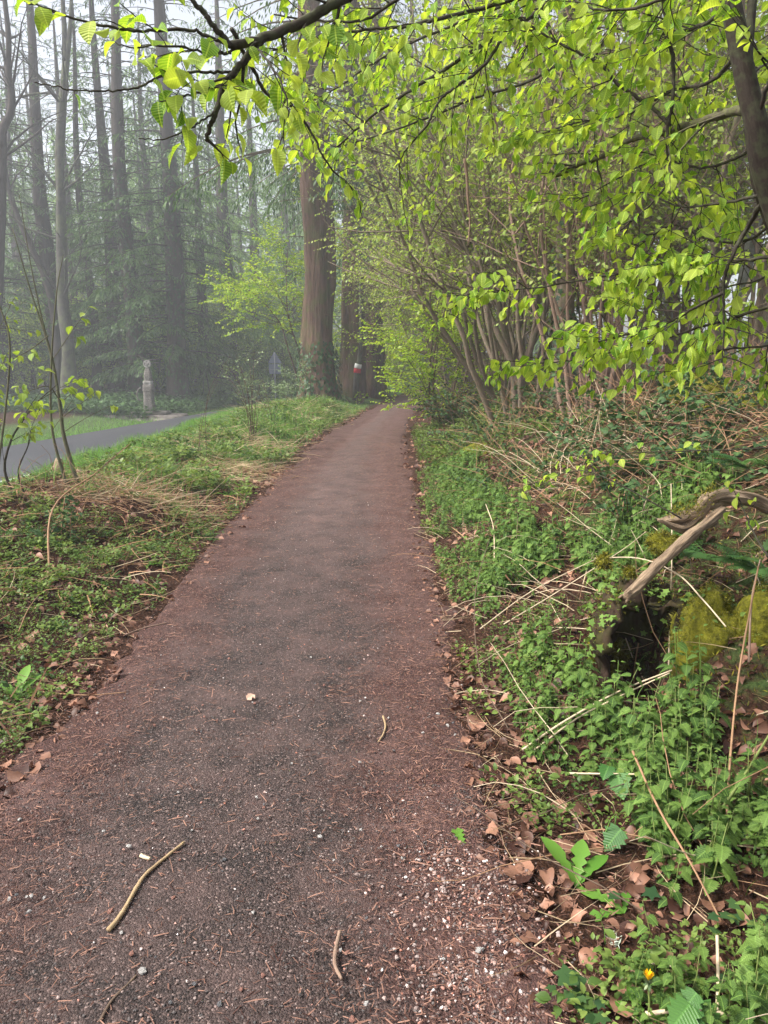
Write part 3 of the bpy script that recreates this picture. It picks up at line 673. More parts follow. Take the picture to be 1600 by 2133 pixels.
band(M['paint_white'], 758, 767); band(M['paint_red'], 768, 777); gm.location = b0
acc = []; tk = MB()
for i in range(9): grow(tk, acc, pts[rng.integers(14, len(pts))], (U(-1, 1), U(-1, .3), U(.0, .6)), U(1.2, 2.4), .02, 1, dict(UD, size=.13, spacing=.09))
tk.build('branch', M['twig'], gm); put_leaves(acc, SMALL, M['spring_leaf'], gm, 'leaves')
# fresh yellow-green broadleaf sprays around the firs
YB = dict(UD, size=.125, spacing=.06, kids=[3.0, 3.2], seg=.35)
def bush(px, Y, hgt, stems, lab, mat='spring_leaf', lean=(0, 0), o=YB, spread=.55, name='young_beech', r0=.04):
    t = coppice(name, lab, stems, spread, hgt, r0, o, M['twig'], M[mat], lean, 'tree'); return place(t, gx(px, Y), Y)
bush(935, 17.5, 3.4, 5, 'young beech with layered yellow-green sprays right of the path end', o=dict(YB, size=.085, spacing=.035, kids=[4.5, 4.0]))
bush(790, 37, 5.0, 5, 'yellow-green young beech leaning over the trunks by the marked pole', lean=(-.1, -.2))
bush(630, 31, 6.5, 3, 'yellow-green leafy sapling on the left side of the big fir', lean=(-.03, .05), spread=.16, o=dict(YB, t0=[.55, .15]))
bush(815, 33.5, 3.2, 4, 'yellow-green bush drooping beside the bend of the path')
bush(1000, 24, 5.0, 4, 'leafy young tree behind the layered young beech', o=dict(YB, size=.1, spacing=.06))
bush(742, 28.6, .7, 7, 'low yellow-green bush at the foot of the marked pole', spread=1.1)

# ------------------------------------------------------------------ hazel wood on the bank
HB = dict(HZ, spacing=.06, size=.075, kids=[2.2, 4.6])
c1 = coppice('hazel_clump', 'many-stemmed hazel clump leaning left over the path', 10, .42, 7.5, .055, HB, M['bark_hazel'], M['olive_leaf'], (-.10, -.05)); place(c1, 2.1, 12.3)
c2 = coppice('hazel_clump', 'upright hazel clump of thin brown rods right of the ivy trunk', 20, .28, 6.5, .03, HB, M['bark_red'], M['olive_leaf'], (-.05, 0)); place(c2, 2.75, 10.2)
c3 = coppice('hazel_clump', 'hazel clump with arching stems behind the leaning clump', 10, .5, 8.0, .048, HB, M['bark_hazel'], M['olive_leaf'], (-.1, -.1)); place(c3, 2.6, 16.5)
for x, y, o, rz, s, lab in (
    (2.7, 21, c1, .2, 1.1, 'hazel clump overhanging the path near its bend'),
    (4.0, 13.5, c2, 2.2, 1.15, 'hazel rods behind the ivy trunk'),
    (4.6, 10.2, c3, 3.6, .95, 'hazel clump behind the yellow mossy mound'),
    (5.4, 13.5, c1, 4.1, .9, 'hazel clump on the bank to the right of the rods'),
    (5.6, 15.5, c2, .5, 1.3, 'brown hazel rods in the background right of centre'),
    (3.4, 18.5, c3, -.2, 1.15, 'hazel clump half hidden behind the front clumps'),
    (7.2, 18.5, c1, 2.9, 1.2, 'hazel clump with the white mist behind it'),
    (3.6, 25, c1, -.3, 1.3, 'far hazel clump above the path bend'),
    (3.0, 30, c3, .9, 1.3, 'far hazel clump to the right of the misty firs'),
    (2.9, 28.5, c3, .1, 1.1, 'hazel clump arching over the far part of the path'), (2.3, 14.6, c3, .3, .9, 'hazel clump squeezed between the leaning clump and the path bush'), (1.9, 23.4, c1, -.1, .85, 'smaller hazel clump close to the far path edge')):
    pdup(o, x, y, rz, s, lab)
# ivy-clad trunk
it = thing('ivy_tree', 'straight dark trunk wrapped in ivy among the hazel stems', 'tree')
tk, acc = MB(), []; ip = wander((0, 0, -.2), (-.02, 0, 1), 8.5, 14, .02, .02); tube(tk, ip, np.linspace(.16, .07, 14), 10, rough=.1)
for i in range(8): grow(tk, acc, ip[rng.integers(6, 13)], (U(-1, 1), U(-1, .5), U(.3, 1)), U(1.5, 3), .045, 1, HB)
tk.build('trunk', M['bark_hazel'], it); put_leaves(acc, SMALL, M['olive_leaf'], it, 'crown')
n = 1500; h = U(0, 7, n); az = U(0, 2 * PI, n); kp = vnoise(az * 1.4, h * 1.1, 71) > -.12; h, az = h[kp], az[kp]; n = len(h); rr = np.interp(h, ip[:, 2], np.linspace(.16, .07, 14)) + U(.0, .07, n)
P = np.stack([np.interp(h, ip[:, 2], ip[:, 0]) + rr * np.cos(az), np.interp(h, ip[:, 2], ip[:, 1]) + rr * np.sin(az), h], -1)
MB().inst(IVYL, P, frames(np.stack([np.cos(az) * .4, np.sin(az) * .4, -np.ones(n)], -1) + U(-.4, .4, (n, 3)), dirs(az, .2 + 0 * az)), U(.05, .1, n)).build('ivy', M['ivy'], it)
place(it, gx(1172, 11.2), 11.2)
# pale trunks at the right edge
for i, (px, Y, r, lab) in enumerate(((1508, 11.5, .10, 'pale trunk left of the group at the right edge'), (1548, 11.0, .12, 'thickest pale trunk at the right edge'), (1585, 11.8, .10, 'pale trunk closest to the right edge'), (1480, 14.5, .10, 'greyer pale trunk set back behind the right edge group'), (1400, 15.5, .12, 'pale trunk behind the overhanging green sprays'))):
    t = thing('pale_trunk_tree', lab, 'tree'); tk, acc = MB(), []
    grow(tk, acc, (0, 0, -.2), (U(-.08, .12), 0, 1), U(8, 10), r, 0, dict(HB, jit=.03, kids=[1.4, 3.5])); tk.build('trunk', M['bark_red'] if i % 2 else M['bark_grey'], t); put_leaves(acc, SMALL, M['olive_leaf'], t, 'crown'); place(t, gx(px, Y), Y)
# dead twig thicket on the bank
def thicket(name, lab, x, y, n, L, mat, spread=.5, up=.7, r=.006):
    t = MB()
    for i in range(n):
        p = np.array([U(-spread, spread), U(-spread, spread), 0]); p[2] = float(height(x + p[0], y + p[1]) - height(x, y)) - .03
        pts = wander(p, (U(-1, 1), U(-1, 1), up * U(.3, 1.4)), L * U(.5, 1.3), 6, .12, .0, .25); tube(t, pts, np.linspace(r, r * .35, 6), 4, cap=False, var=U(0, 1))
    o = t.build(name, M[mat]); o.location = (x, y, float(height(x, y))); return tag(o, lab, 'dead twigs', 'thickets of dead twigs on the bank')
for i, (x, y, n, L, m, lab) in enumerate(((2.6, 8.8, 60, 1.0, 'stalk_brown', 'tangle of dry brown twigs under the hazel rods'), (3.1, 10.2, 70, 1.3, 'twig', 'thicket of dark twigs round the foot of the upright rods'),
    (4.3, 9.4, 70, 1.2, 'stalk_brown', 'brown brushwood below the pale trunks'), (5.0, 8.2, 60, 1.1, 'twig', 'dark brushwood at the right edge behind the mossy mound'), (2.0, 10.8, 50, .9, 'stalk_brown', 'dry twigs at the foot of the leaning clump'), (1.7, 13.2, 40, .8, 'twig', 'dark twigs by the dark bush near the path'))):
    thicket('twig_thicket', lab, x, y, n, L, m, .6)

# ------------------------------------------------------------------ overhanging hazel: trunk and traced branches
hz_tree = thing('hazel_tree', 'overhanging hazel with a dark leaning trunk at the upper right and bright fresh leaves', 'tree')
def W(*q): return np.array([at(a, b, c) for a, b, c in q])
root = np.array([1.75, 2.25, float(height(1.75, 2.25)) - .1])
tr = np.vstack([[root], W((1790, 1150, 2.2), (1700, 780, 2.12), (1632, 470, 2.06), (1590, 335, 2.03), (1575, 255, 2.01), (1556, 170, 2.0), (1538, 80, 2.0), (1522, 0, 2.0), (1512, -70, 2.02), (1500, -330, 2.1), (1440, -620, 2.3))])
tk = MB(); tp = smooth_path(tr, 8); tube(tk, tp, np.interp(np.linspace(0, 1, len(tp)), [0, .3, .5, .75, 1], [.046, .036, .027, .022, .010]), 14, rough=.1, seed=5)
tk.build('trunk', M['bark_dark'], hz_tree)
st2 = W((1760, 900, 2.3), (1660, 620, 2.25), (1590, 420, 2.2), (1570, 330, 2.18), (1560, 240, 2.15), (1558, 120, 2.2), (1575, -80, 2.25), (1600, -300, 2.4))
st2 = np.vstack([[root + [.06, .08, 0]], st2]); tk = MB(); tube(tk, smooth_path(st2, 6), np.linspace(.02, .010, 49), 9, rough=.08); tk.build('trunk', M['bark_dark'], hz_tree)
def branch(P, r0, r1, dens=9, L=(.10, .38), mat='bark_dark', size=.05, lev2=.5, start=.1, end_leaf=True, down=.55, flat=.5, par=None, tpl=None, lm='hazel_leaf', spacing=.027, up=0., tmin=0.):
    pts = smooth_path(P, 7); n = len(pts); pts[1:-1] += rng.normal(0, .0012, (n - 2, 3))
    mb = MB(); tube(mb, pts, np.interp(np.linspace(0, 1, n), [0, 1], [r0, r1]), 7, rough=.12, seed=int(abs(P[0][0]) * 97) % 60)
    acc = []; seg = np.linalg.norm(np.diff(pts, axis=0), axis=1); Lt = np.concatenate([[0], np.cumsum(seg)])
    k = int(Lt[-1] * dens * 1.55); size = size * (.86 if size > .0525 else .78)
    for s in np.sort(U(start, 1, k)) * Lt[-1]:
        i = min(int(np.searchsorted(Lt, s)), n - 2); tg = nrm(pts[i + 1] - pts[max(i - 1, 0)]); rv = nrm(rng.normal(0, 1, 3) * np.array([1, 1, flat])); sd_ = nrm(rv - tg * rv.dot(tg))
        ang = U(.5, 1.2); d = tg * math.cos(ang) + sd_ * math.sin(ang) + np.array([0, 0, up]); l = U(*L) * (1.1 - .5 * s / Lt[-1])
        tw = wander(pts[i], d, l, 6, .13, -.02); tube(mb, tw, np.linspace(max(.0012, min(.004, r1 * 1.0)), .0009, 6), 4, cap=False); twig_leaves(acc, tw, spacing, size, down, .3)
        if U(0, 1) < lev2:
            for _ in range(rng.integers(1, 3)):
                j = rng.integers(1, 5); d2 = nrm(nrm(tw[j] - tw[j - 1]) + rng.normal(0, .6, 3) * np.array([1, 1, flat])); t2 = wander(tw[j], d2, l * U(.3, .7), 5, .13, -.02)
                tube(mb, t2, np.linspace(.0013, .0008, 5), 3, cap=False); twig_leaves(acc, t2, spacing, size, down, .3)
    if end_leaf: twig_leaves(acc, pts[int(n * .7):], spacing * 1.3, size, down, .1)
    o = mb.build('branch', M[mat], hz_tree if par is None else par); put_leaves(acc, HAZEL if tpl is None else tpl, M[lm], o); return o
# upper left limb and its forks
branch(W((1505, -340, 2.1), (1200, -250, 2.0), (900, -130, 1.95), (760, -30, 1.9), (700, 5, 1.88), (620, 50, 1.85), (545, 82, 1.8), (482, 95, 1.75)), .016, .009, 7, (.1, .25), start=.5, size=.053, end_leaf=False)
branch(W((482, 95, 1.75), (455, 65, 1.74), (425, 28, 1.73), (395, -5, 1.72), (360, -50, 1.72)), .007, .004, 10, (.05, .2), size=.053)
branch(W((545, 82, 1.8), (515, 118, 1.79), (487, 152, 1.78), (466, 182, 1.77), (452, 225, 1.76), (440, 260, 1.75), (428, 294, 1.75)), .009, .004, 16, (.06, .2), size=.053, start=.1, end_leaf=False)
branch(W((482, 95, 1.75), (430, 75, 1.73), (395, 62, 1.72), (300, 64, 1.7), (225, 55, 1.68), (150, 38, 1.66), (100, 20, 1.66), (50, 2, 1.66)), .004, .0015, 10, (.03, .12), size=.053, lev2=.3)
branch(W((487, 152, 1.78), (430, 150, 1.76), (375, 152, 1.74), (330, 162, 1.72), (300, 176, 1.71), (260, 187, 1.7), (200, 190, 1.69), (150, 187, 1.68), (110, 178, 1.67), (72, 172, 1.67)), .0032, .0012, 6, (.02, .07), size=.055, lev2=0, end_leaf=False)
branch(W((455, 225, 1.76), (425, 248, 1.74), (400, 265, 1.73), (345, 288, 1.72), (288, 289, 1.71)), .0026, .0011, 9, (.03, .09), size=.053, lev2=0, end_leaf=False)
branch(W((470, 175, 1.77), (420, 190, 1.7), (370, 205, 1.68), (330, 212, 1.66)), .003, .0012, 24, (.05, .15), size=.053)
branch(W((480, 110, 1.75), (430, 108, 1.68), (360, 95, 1.62), (270, 98, 1.6), (240, 88, 1.6)), .003, .0011, 14, (.03, .1), size=.053, lev2=.2)
branch(W((520, 90, 1.79), (560, 130, 1.7), (592, 190, 1.66), (600, 245, 1.64)), .003, .0012, 14, (.05, .15), size=.053)
# centre branches
branch(W((1510, -150, 2.05), (1330, -90, 2.4), (1180, -15, 2.7), (1100, 38, 2.85), (1055, 64, 2.95), (987, 105, 3.0), (924, 146, 3.0), (845, 195, 3.05), (777, 240, 3.1), (725, 285, 3.1), (687, 322, 3.1)), .012, .003, 11, (.15, .5), size=.048, start=.3, lev2=.8)
branch(W((1055, 64, 2.95), (1047, 79, 2.95), (1006, 139, 2.9), (950, 180, 2.9), (912, 214, 2.9), (890, 259, 2.9), (852, 304, 2.95), (834, 337, 2.95), (832, 390, 2.95)), .007, .002, 9, (.12, .4), size=.046, lev2=.7)
branch(W((482, 60, 2.3), (530, 150, 2.45), (556, 195, 2.5), (594, 212, 2.5), (624, 240, 2.52), (650, 277, 2.55), (676, 330, 2.55), (702, 364, 2.6), (740, 401, 2.6), (755, 455, 2.6)), .006, .0015, 7, (.06, .25), size=.048, lev2=.4)
branch(W((1280, -60, 2.5), (1100, -10, 2.55), (980, 24, 2.6), (905, 41, 2.6), (845, 56, 2.6), (796, 58, 2.6), (710, 71, 2.6), (642, 82, 2.6), (567, 105, 2.6)), .008, .0025, 11, (.12, .4), size=.048, lev2=.7)
branch(W((1000, -70, 2.3), (860, -20, 2.3), (760, 40, 2.35), (650, 40, 2.4), (570, 30, 2.4)), .006, .002, 10, (.1, .3), size=.048)
branch(W((1200, -70, 3.4), (1050, 10, 3.5), (900, 70, 3.6), (780, 130, 3.7), (690, 190, 3.7), (600, 230, 3.8)), .008, .002, 12, (.2, .55), size=.05, lev2=.9)
branch(W((1250, 60, 3.5), (1120, 160, 3.6), (1000, 200, 3.7), (880, 250, 3.8), (760, 290, 3.9), (660, 320, 4.)), .008, .002, 11, (.2, .5), size=.05, lev2=.9)
# right side branches
branch(W((1575, 250, 2.02), (1547, 229, 2.1), (1487, 244, 2.3), (1442, 259, 2.4), (1375, 277, 2.6), (1311, 292, 2.75), (1262, 322, 2.85), (1199, 345, 2.95), (1161, 364, 3.0), (1142, 352, 3.02)), .013, .007, 7, (.1, .4), mat='bark_mossy', size=.05, start=.1)
branch(W((1397, 262, 2.55), (1360, 225, 2.6), (1322, 199, 2.62), (1281, 169, 2.64), (1259, 139, 2.66), (1225, 120, 2.67), (1180, 97, 2.68), (1131, 71, 2.7), (1101, 49, 2.7), (1060, 20, 2.7)), .0065, .0025, 14, (.12, .42), size=.05, lev2=.8)
branch(W((1508, -200, 2.06), (1440, -120, 2.3), (1385, -40, 2.4), (1382, 0, 2.42), (1394, 75, 2.42), (1403, 131, 2.42), (1401, 210, 2.42), (1390, 270, 2.42), (1394, 337, 2.42), (1401, 356, 2.42), (1375, 405, 2.42), (1337, 442, 2.45), (1292, 480, 2.5)), .008, .002, 11, (.12, .42), size=.05, start=.2, lev2=.7)
branch(W((1610, 390, 2.06), (1559, 469, 2.2), (1525, 535, 2.2), (1508, 590, 2.22), (1508, 669, 2.22), (1504, 756, 2.22)), .008, .002, 7, (.12, .35), size=.048, start=.2)
branch(W((1650, 520, 2.08), (1600, 535, 2.2), (1512, 546, 2.4), (1381, 557, 2.55), (1315, 566, 2.6), (1263, 575, 2.65), (1119, 599, 2.7), (992, 616, 2.75), (930, 648, 2.78)), .006, .0016, 24, (.08, .30), size=.05, lev2=.8, flat=.2, down=.8, start=.12)
branch(W((1506, 610, 2.22), (1447, 642, 2.35), (1381, 677, 2.45), (1294, 699, 2.5), (1228, 712, 2.5), (1127, 699, 2.55)), .005, .0016, 20, (.10, .30), size=.05, lev2=.9, flat=.25, down=.8)
branch(W((1670, 620, 2.12), (1600, 640, 2.3), (1490, 673, 2.5), (1359, 712, 2.65), (1250, 739, 2.75), (1140, 756, 2.8), (1035, 750, 2.85)), .006, .0014, 17, (.08, .26), size=.048, lev2=.8, flat=.25, down=.8, start=.2)
branch(W((1575, 250, 2.0), (1600, 180, 1.95), (1640, 90, 1.9), (1700, 20, 1.9)), .006, .003, 8, (.1, .3), size=.05)
for q, r, dn in (([(1515, 20, 2.02), (1440, 60, 2.4), (1340, 70, 2.7), (1240, 60, 2.9), (1130, 130, 3.1)], .006, 13), ([(1540, 110, 2.02), (1480, 170, 2.3), (1400, 190, 2.5), (1300, 240, 2.8), (1180, 260, 3.0), (1080, 300, 3.2)], .006, 13),
                 ([(1610, 400, 2.1), (1520, 420, 2.3), (1420, 430, 2.5), (1330, 400, 2.7), (1230, 430, 2.9)], .005, 11), ([(1515, -40, 2.05), (1460, -40, 2.2), (1350, 10, 2.3), (1250, 20, 2.4), (1150, -10, 2.5), (1060, 30, 2.6)], .006, 12),
                 ([(1580, 300, 2.2), (1530, 330, 2.35), (1460, 350, 2.5), (1380, 330, 2.7), (1290, 370, 2.9), (1200, 420, 3.)], .005, 11), ([(1625, 450, 2.2), (1560, 500, 2.5), (1480, 500, 2.7), (1400, 470, 2.9), (1320, 520, 3.)], .005, 10),
                 ([(1556, 160, 2.2), (1600, 130, 2.5), (1640, 110, 2.9)], .004, 14), ([(1650, 520, 2.3), (1590, 580, 2.6), (1500, 600, 2.8), (1420, 630, 2.9), (1330, 620, 3.)], .004, 12),
                 ([(1500, -330, 2.1), (1420, -120, 2.8), (1300, 20, 3.3), (1220, 150, 3.6), (1150, 260, 3.8)], .008, 10), ([(1440, -620, 2.3), (1380, -300, 3.2), (1440, -20, 3.8), (1480, 120, 4.), (1460, 260, 4.2)], .009, 10),
                 ([(1690, 700, 2.2), (1600, 720, 2.45), (1500, 730, 2.7), (1400, 760, 2.8)], .004, 8)):
    branch(W(*q), r, .0018, dn, (.12, .45), size=.049, lev2=.7, start=.15)
# reddish hanging twig
hb = thing('hanging_twig', 'reddish broken twig hanging straight down from the branches in the middle', 'twig')
p = W((968, 330, 3.2), (973, 370, 3.2), (975, 420, 3.2), (979, 460, 3.2), (975, 512, 3.2)); tk = MB(); tube(tk, smooth_path(p - p[0], 5), np.linspace(.007, .003, 21), 6); tk.build('twig', M['bark_red'], hb); hb.location = p[0]
# low leafy shoots on the bank at right
for i, (q, lab) in enumerate((([(1640, 930, 3.2), (1560, 935, 3.4), (1400, 940, 3.6), (1270, 945, 3.7), (1190, 950, 3.8)], 'thin twig with bright young leaves hanging over the bank below the green sprays'), ([(1600, 1160, 2.4), (1570, 1110, 2.5), (1545, 1050, 2.6), (1535, 1030, 2.6)], 'small shoot with a bright leaf over the bleached dead wood'),
        ([(1420, 1080, 3.4), (1250, 990, 3.6), (1180, 985, 3.8), (1100, 1010, 3.9)], 'arching twig with a few yellow-green leaves in the middle of the bank'))):
    t = thing('hazel_shoot', lab, 'shoot'); p = W(*q); branch(p, .004, .0014, 9, (.04, .14), size=.05, lev2=.2, par=t, start=.3)
# ------------------------------------------------------------------ saplings on the left verge
def sapling(name, lab, stems, leafy, mat='sapling', cat='sapling', size=.10, lm='sapling_leaf'):
    t = thing(name, lab, cat)
    for P, r0, r1 in stems:
        mb = MB(); pp = smooth_path(P, 6); tube(mb, pp, np.linspace(r0, r1, len(pp)), 7, rough=.06); mb.build('stem', M[mat], t)
    for P, r, dn, s0 in leafy: branch(P, r, .0018, dn, (.04, .22), mat=mat, size=size, lev2=.6, par=t, start=s0, lm=lm, spacing=.055)
    return t
def root_at(px, Y, dz=-.08): x = gx(px, Y); return np.array([x, Y, float(height(x, Y)) + dz])
g0 = root_at(146, 8.0); g1 = root_at(122, 7.8)
S1 = np.vstack([[g0], W((134, 912, 8.), (125, 844, 8.), (109, 750, 8.), (90, 684, 8.), (62, 600, 8.), (26, 475, 8.))])
sapling('sapling', 'thin leafy sapling with a pale bent stem beside the road', [(S1, .024, .004), (W((100, 715, 8.), (82, 640, 8.), (62, 540, 8.), (40, 405, 8.)), .010, .003)],
    [(W((109, 750, 8.), (150, 690, 7.9), (185, 640, 7.8)), .005, 3, .3), (W((100, 700, 8.), (60, 730, 7.7), (10, 755, 7.4), (-30, 770, 7.2)), .007, 5, .2), (W((122, 830, 8.), (100, 805, 7.8), (60, 815, 7.6), (0, 835, 7.4)), .006, 5.5, .15), (W((125, 840, 8.), (160, 810, 7.9), (172, 800, 7.9)), .004, 9, .3),
     (W((128, 870, 8.), (170, 840, 7.8), (200, 815, 7.8)), .005, 1, .9), (W((132, 900, 8.), (180, 870, 7.8), (230, 845, 7.8)), .005, 1, .9)])
S2 = np.vstack([[g1], W((109, 897, 7.8), (107, 756, 7.8), (118, 610, 7.8), (132, 530, 7.8))])
sapling('sapling', 'straight thin sapling close behind the pale bent one', [(S2, .017, .003)], [(W((109, 897, 7.8), (140, 850, 7.7), (160, 820, 7.7)), .004, 2, .5)])
g2 = root_at(8, 6.9)
sapling('sapling', 'curving dark sapling with small bright leaves at the left edge', [(np.vstack([[g2], W((10, 980, 6.9), (22, 920, 6.9), (45, 880, 6.9), (75, 840, 6.9), (120, 800, 6.9))]), .014, .004), (np.vstack([[g2 + [.1, 0, 0]], W((38, 985, 6.9), (58, 930, 6.9), (70, 890, 6.9))]), .011, .003)],
    [(W((22, 920, 6.9), (50, 905, 6.8), (80, 900, 6.7)), .003, 7, .1), (W((45, 880, 6.9), (60, 850, 6.7), (85, 815, 6.7)), .003, 8, .1), (W((58, 930, 6.9), (66, 890, 6.8), (84, 850, 6.7)), .003, 8, .1), (W((10, 980, 6.9), (2, 900, 6.8), (-10, 820, 6.8)), .003, 8, .2), (W((80, 835, 6.9), (140, 800, 6.8), (165, 790, 6.8)), .003, 6, .3)], mat='bark_dark', size=.085)
for i, (q, Y, lab) in enumerate((([(8, 920), (20, 760), (0, 640), (-40, 560)], 6.0, 'leafy twig leaning in from the left edge beneath the conifer'),)):
    sapling('sapling', lab, [(np.vstack([[root_at(-60, Y)], W(*[(a, b, Y) for a, b in q[1:]])]), .01, .003)], [(W((-10, 700, Y), (15, 650, Y), (30, 620, Y)), .003, 10, .1), (W((-20, 800, Y), (0, 770, Y), (15, 735, Y)), .003, 10, .1)], size=.06)
# wild rose / bramble shrubs and bare twigs on the verge
def shrub(lab, px, Y, tips, leafy=1, size=.035, name='wild_rose', mat='twig', r=.008, dens=10):
    t = thing(name, lab, 'shrub'); b = root_at(px, Y)
    mb, acc = MB(), []
    for a, c, dY in tips:
        e = at(a, c, Y + dY); m = (b + e) / 2 + np.array([0, 0, .12 * np.linalg.norm(e - b)]) + (b - e) * np.array([.18, .1, 0]); pp = smooth_path([b + [U(-.12, .12), U(-.1, .1), 0], m, e], 8)
        tube(mb, pp, np.linspace(r, .002, len(pp)), 5, cap=False)
        if leafy:
            for _ in range(int(dens * leafy)):
                i = rng.integers(6, len(pp) - 1); tw = wander(pp[i], (U(-1, 1), U(-1, 1), U(-.2, .7)), U(.1, .35), 5, .15, 0); tube(mb, tw, np.linspace(.002, .001, 5), 3, cap=False); twig_leaves(acc, tw, .035, size, .3, .2)
    mb.build('stems', M[mat], t); put_leaves(acc, SMALL, M['rose_leaf'], t); return t
shrub('wild rose bush with brown stems and pale leaves on the verge before the road sign', 522, 13.5, ((462, 770, .3), (490, 735, 0), (520, 745, .2), (545, 790, .3), (480, 800, -.2), (500, 765, .1), (560, 830, .2), (530, 720, .1), (470, 755, 0)), 1, .045)
shrub('bare arching twigs rising out of the straw left of the wild rose bush', 405, 11.0, ((436, 880, 0), (455, 790, .2), (480, 740, 0), (420, 860, .1)), 0, r=.005)
shrub('pale leafy rose spray beside the foot of the big fir', 600, 25.5, ((560, 800, .3), (590, 770, 0), (640, 765, .2), (575, 815, 0), (630, 800, 0)), 2, .075, dens=16)
shrub('bramble spray arching over the verge behind the wild rose bush', 560, 17, ((520, 800, 0), (600, 830, .2), (545, 790, 0)), 1, .05)
long_t = thing('arching_twig', 'long thin leaning twig crossing the left verge towards the road', 'twig'); b = root_at(62, 5.2); p = np.vstack([[b], W((110, 1060, 5.6), (200, 985, 6.2), (270, 925, 6.6))]); tk = MB(); tube(tk, smooth_path(p - b, 6), np.linspace(.009, .003, 19), 6); tk.build('twig', M['stalk_brown'], long_t); long_t.location = b
lb = branch(W((200, 985, 6.2), (250, 940, 6.5), (285, 915, 6.7)), .003, .0012, 9, (.03, .1), mat='twig', size=.05, par=long_t, lm='herb'); lb.location = -b
# dark evergreen bush right of the path bend and bramble patches
def bramble(name, lab, x, y, n, L, mat='bramble', size=.06, rise=.9, cat='bramble', tpl=None):
    t = thing(name, lab, cat); mb, acc = MB(), []
    for i in range(n):
        a = U(0, 2 * PI); pts = wander((U(-.25, .25), U(-.25, .25), -.03), (math.cos(a) * .6, math.sin(a) * .6, rise * U(.5, 1.3)), L * U(.5, 1.2), 9, .08, 0, .28)
        tube(mb, pts, np.linspace(.005, .002, 9), 4, cap=False); twig_leaves(acc, pts, .035, size, .3, .15); twig_leaves(acc, pts + U(-.02, .02, 3), .05, size, .3, .15)
    mb.build('stems', M['stalk_brown'], t); put_leaves(acc, RUB if tpl is None else tpl, M[mat], t); t.location = (x, y, float(height(x, y))); return t
bramble('evergreen_bush', 'dark evergreen bush with a pale stump at the right of the path bend', 1.45, 16.0, 60, 1.2, 'ivy', .07, 1.1, 'bush', SMALL)
for i, (x, y, n, L, s, lab) in enumerate(((2.0, 6.4, 16, .9, .055, 'dark bramble with glossy leaves in the middle of the bank'), (2.6, 7.2, 18, 1.0, .055, 'dark bramble right below the yellow mossy mound'), (1.25, 8.3, 12, .7, .05, 'low dark bramble between the nettle patch and the path edge'), (2.0, 2.75, 10, .8, .075, 'big glossy bramble leaves at the right edge above the moss'),
    (-2.6, 6.0, 9, .5, .05, 'low dark bramble on the left verge near the dry grass heap'), (-3.6, 4.9, 16, .7, .05, 'bluish dark bramble at the left edge below the saplings'), (1.6, 10.5, 14, .9, .055, 'bramble at the foot of the leaning hazel clump'), (-1.95, 3.2, 6, .4, .05, 'small bramble at the lower left edge of the path'))):
    bramble('bramble', lab, x, y, n, L, size=s)

for i, (x, y, n, L, s, lab) in enumerate(((1.75, 5.2, 14, .8, .05, 'dark bramble between the nettles and the gnarled root wood'), (2.3, 5.6, 16, .9, .055, 'dark bramble behind the gnarled root wood'), (3.0, 6.6, 18, 1.0, .05, 'tall bramble at the right edge under the pale trunks'), (2.2, 8.0, 16, .9, .05, 'bramble in front of the hazel rods'), (1.7, 7.2, 12, .7, .05, 'bramble above the leafy nettle patch'), (1.2, 11.8, 12, .8, .055, 'bramble at the path edge below the leaning hazels'))):
    bramble('bramble', lab, x, y, n, L, size=s)
for i, (x, y, n, L, m, lab) in enumerate(((1.9, 5.9, 50, .8, 'stalk_brown', 'dry brown twigs above the gnarled root wood'), (2.5, 6.5, 60, .9, 'twig', 'dark dead twigs in the middle of the bank below the mossy mound'), (1.5, 8.6, 50, .7, 'stalk_brown', 'brown twigs at the upper end of the nettle patch'), (2.1, 7.4, 60, .9, 'stalk', 'pale dry stalks below the hazel rods'), (2.9, 5.2, 50, .9, 'stalk_brown', 'brown twigs at the right edge behind the fern'), (1.45, 4.9, 36, .6, 'stalk', 'pale dry stalks left of the gnarled root wood'),
    (-2.5, 7.3, 190, .5, 'stalk_brown', 'heap of brown dead stalks on the left verge'), (-3.2, 6.2, 40, .4, 'stalk_brown', 'scattered brown stalks below the saplings'))):
    thicket('twig_thicket', lab, x, y, n, L, m, .6, .45, .004)
# ------------------------------------------------------------------ stone cross and road sign
cx = thing('stone_cross', 'weathered grey stone pilgrim cross on a low stone base beside the road', 'monument')
Yc = 37.0; bx = at(313, 866, Yc); bx[2] = float(height(bx[0], Yc)); sc = Yc / F_PX
def lathe_box(mb, prof, twist=.15, sq=.0, seed=0, sides=20):
    """prof: (z, half x, half y); rounded-square section with rough faces"""
    a = np.arange(sides) * 2 * PI / sides + twist; V = []
    for z, hx_, hy_ in prof:
        ca, sa = np.cos(a), np.sin(a); k = 1 / np.maximum(np.abs(ca), np.abs(sa)) ** .95
        rr = 1 + .09 * vnoise(a * 2 + seed, np.full(sides, z * 5.3 + seed), seed) * 2
        V.append(np.stack([ca * k * hx_ * rr, sa * k * hy_ * rr, np.full(sides, z)], -1))
    n = len(prof); V = np.concatenate(V); i = np.arange(n - 1)[:, None] * sides; j = np.arange(sides)[None]; k2 = (j + 1) % sides
    F = np.stack([i + j, i + k2, i + sides + k2, i + sides + j], -1).reshape(-1, 4); V = np.vstack([V, [0, 0, prof[-1][0]]]); e = (n - 1) * sides; jj = np.arange(sides)
    mb.add(V, [F, np.stack([e + jj, e + (jj + 1) % sides, np.full(sides, n * sides)], -1)])
def H(a): return (866 - a) * sc
mb = MB(); lathe_box(mb, [(H(868), .24, .22), (H(850), .23, .22), (H(835), .215, .2), (H(820), .205, .19), (H(818.2), .2, .19)]); mb.build('lower_shaft', M['cross_stone'], cx)
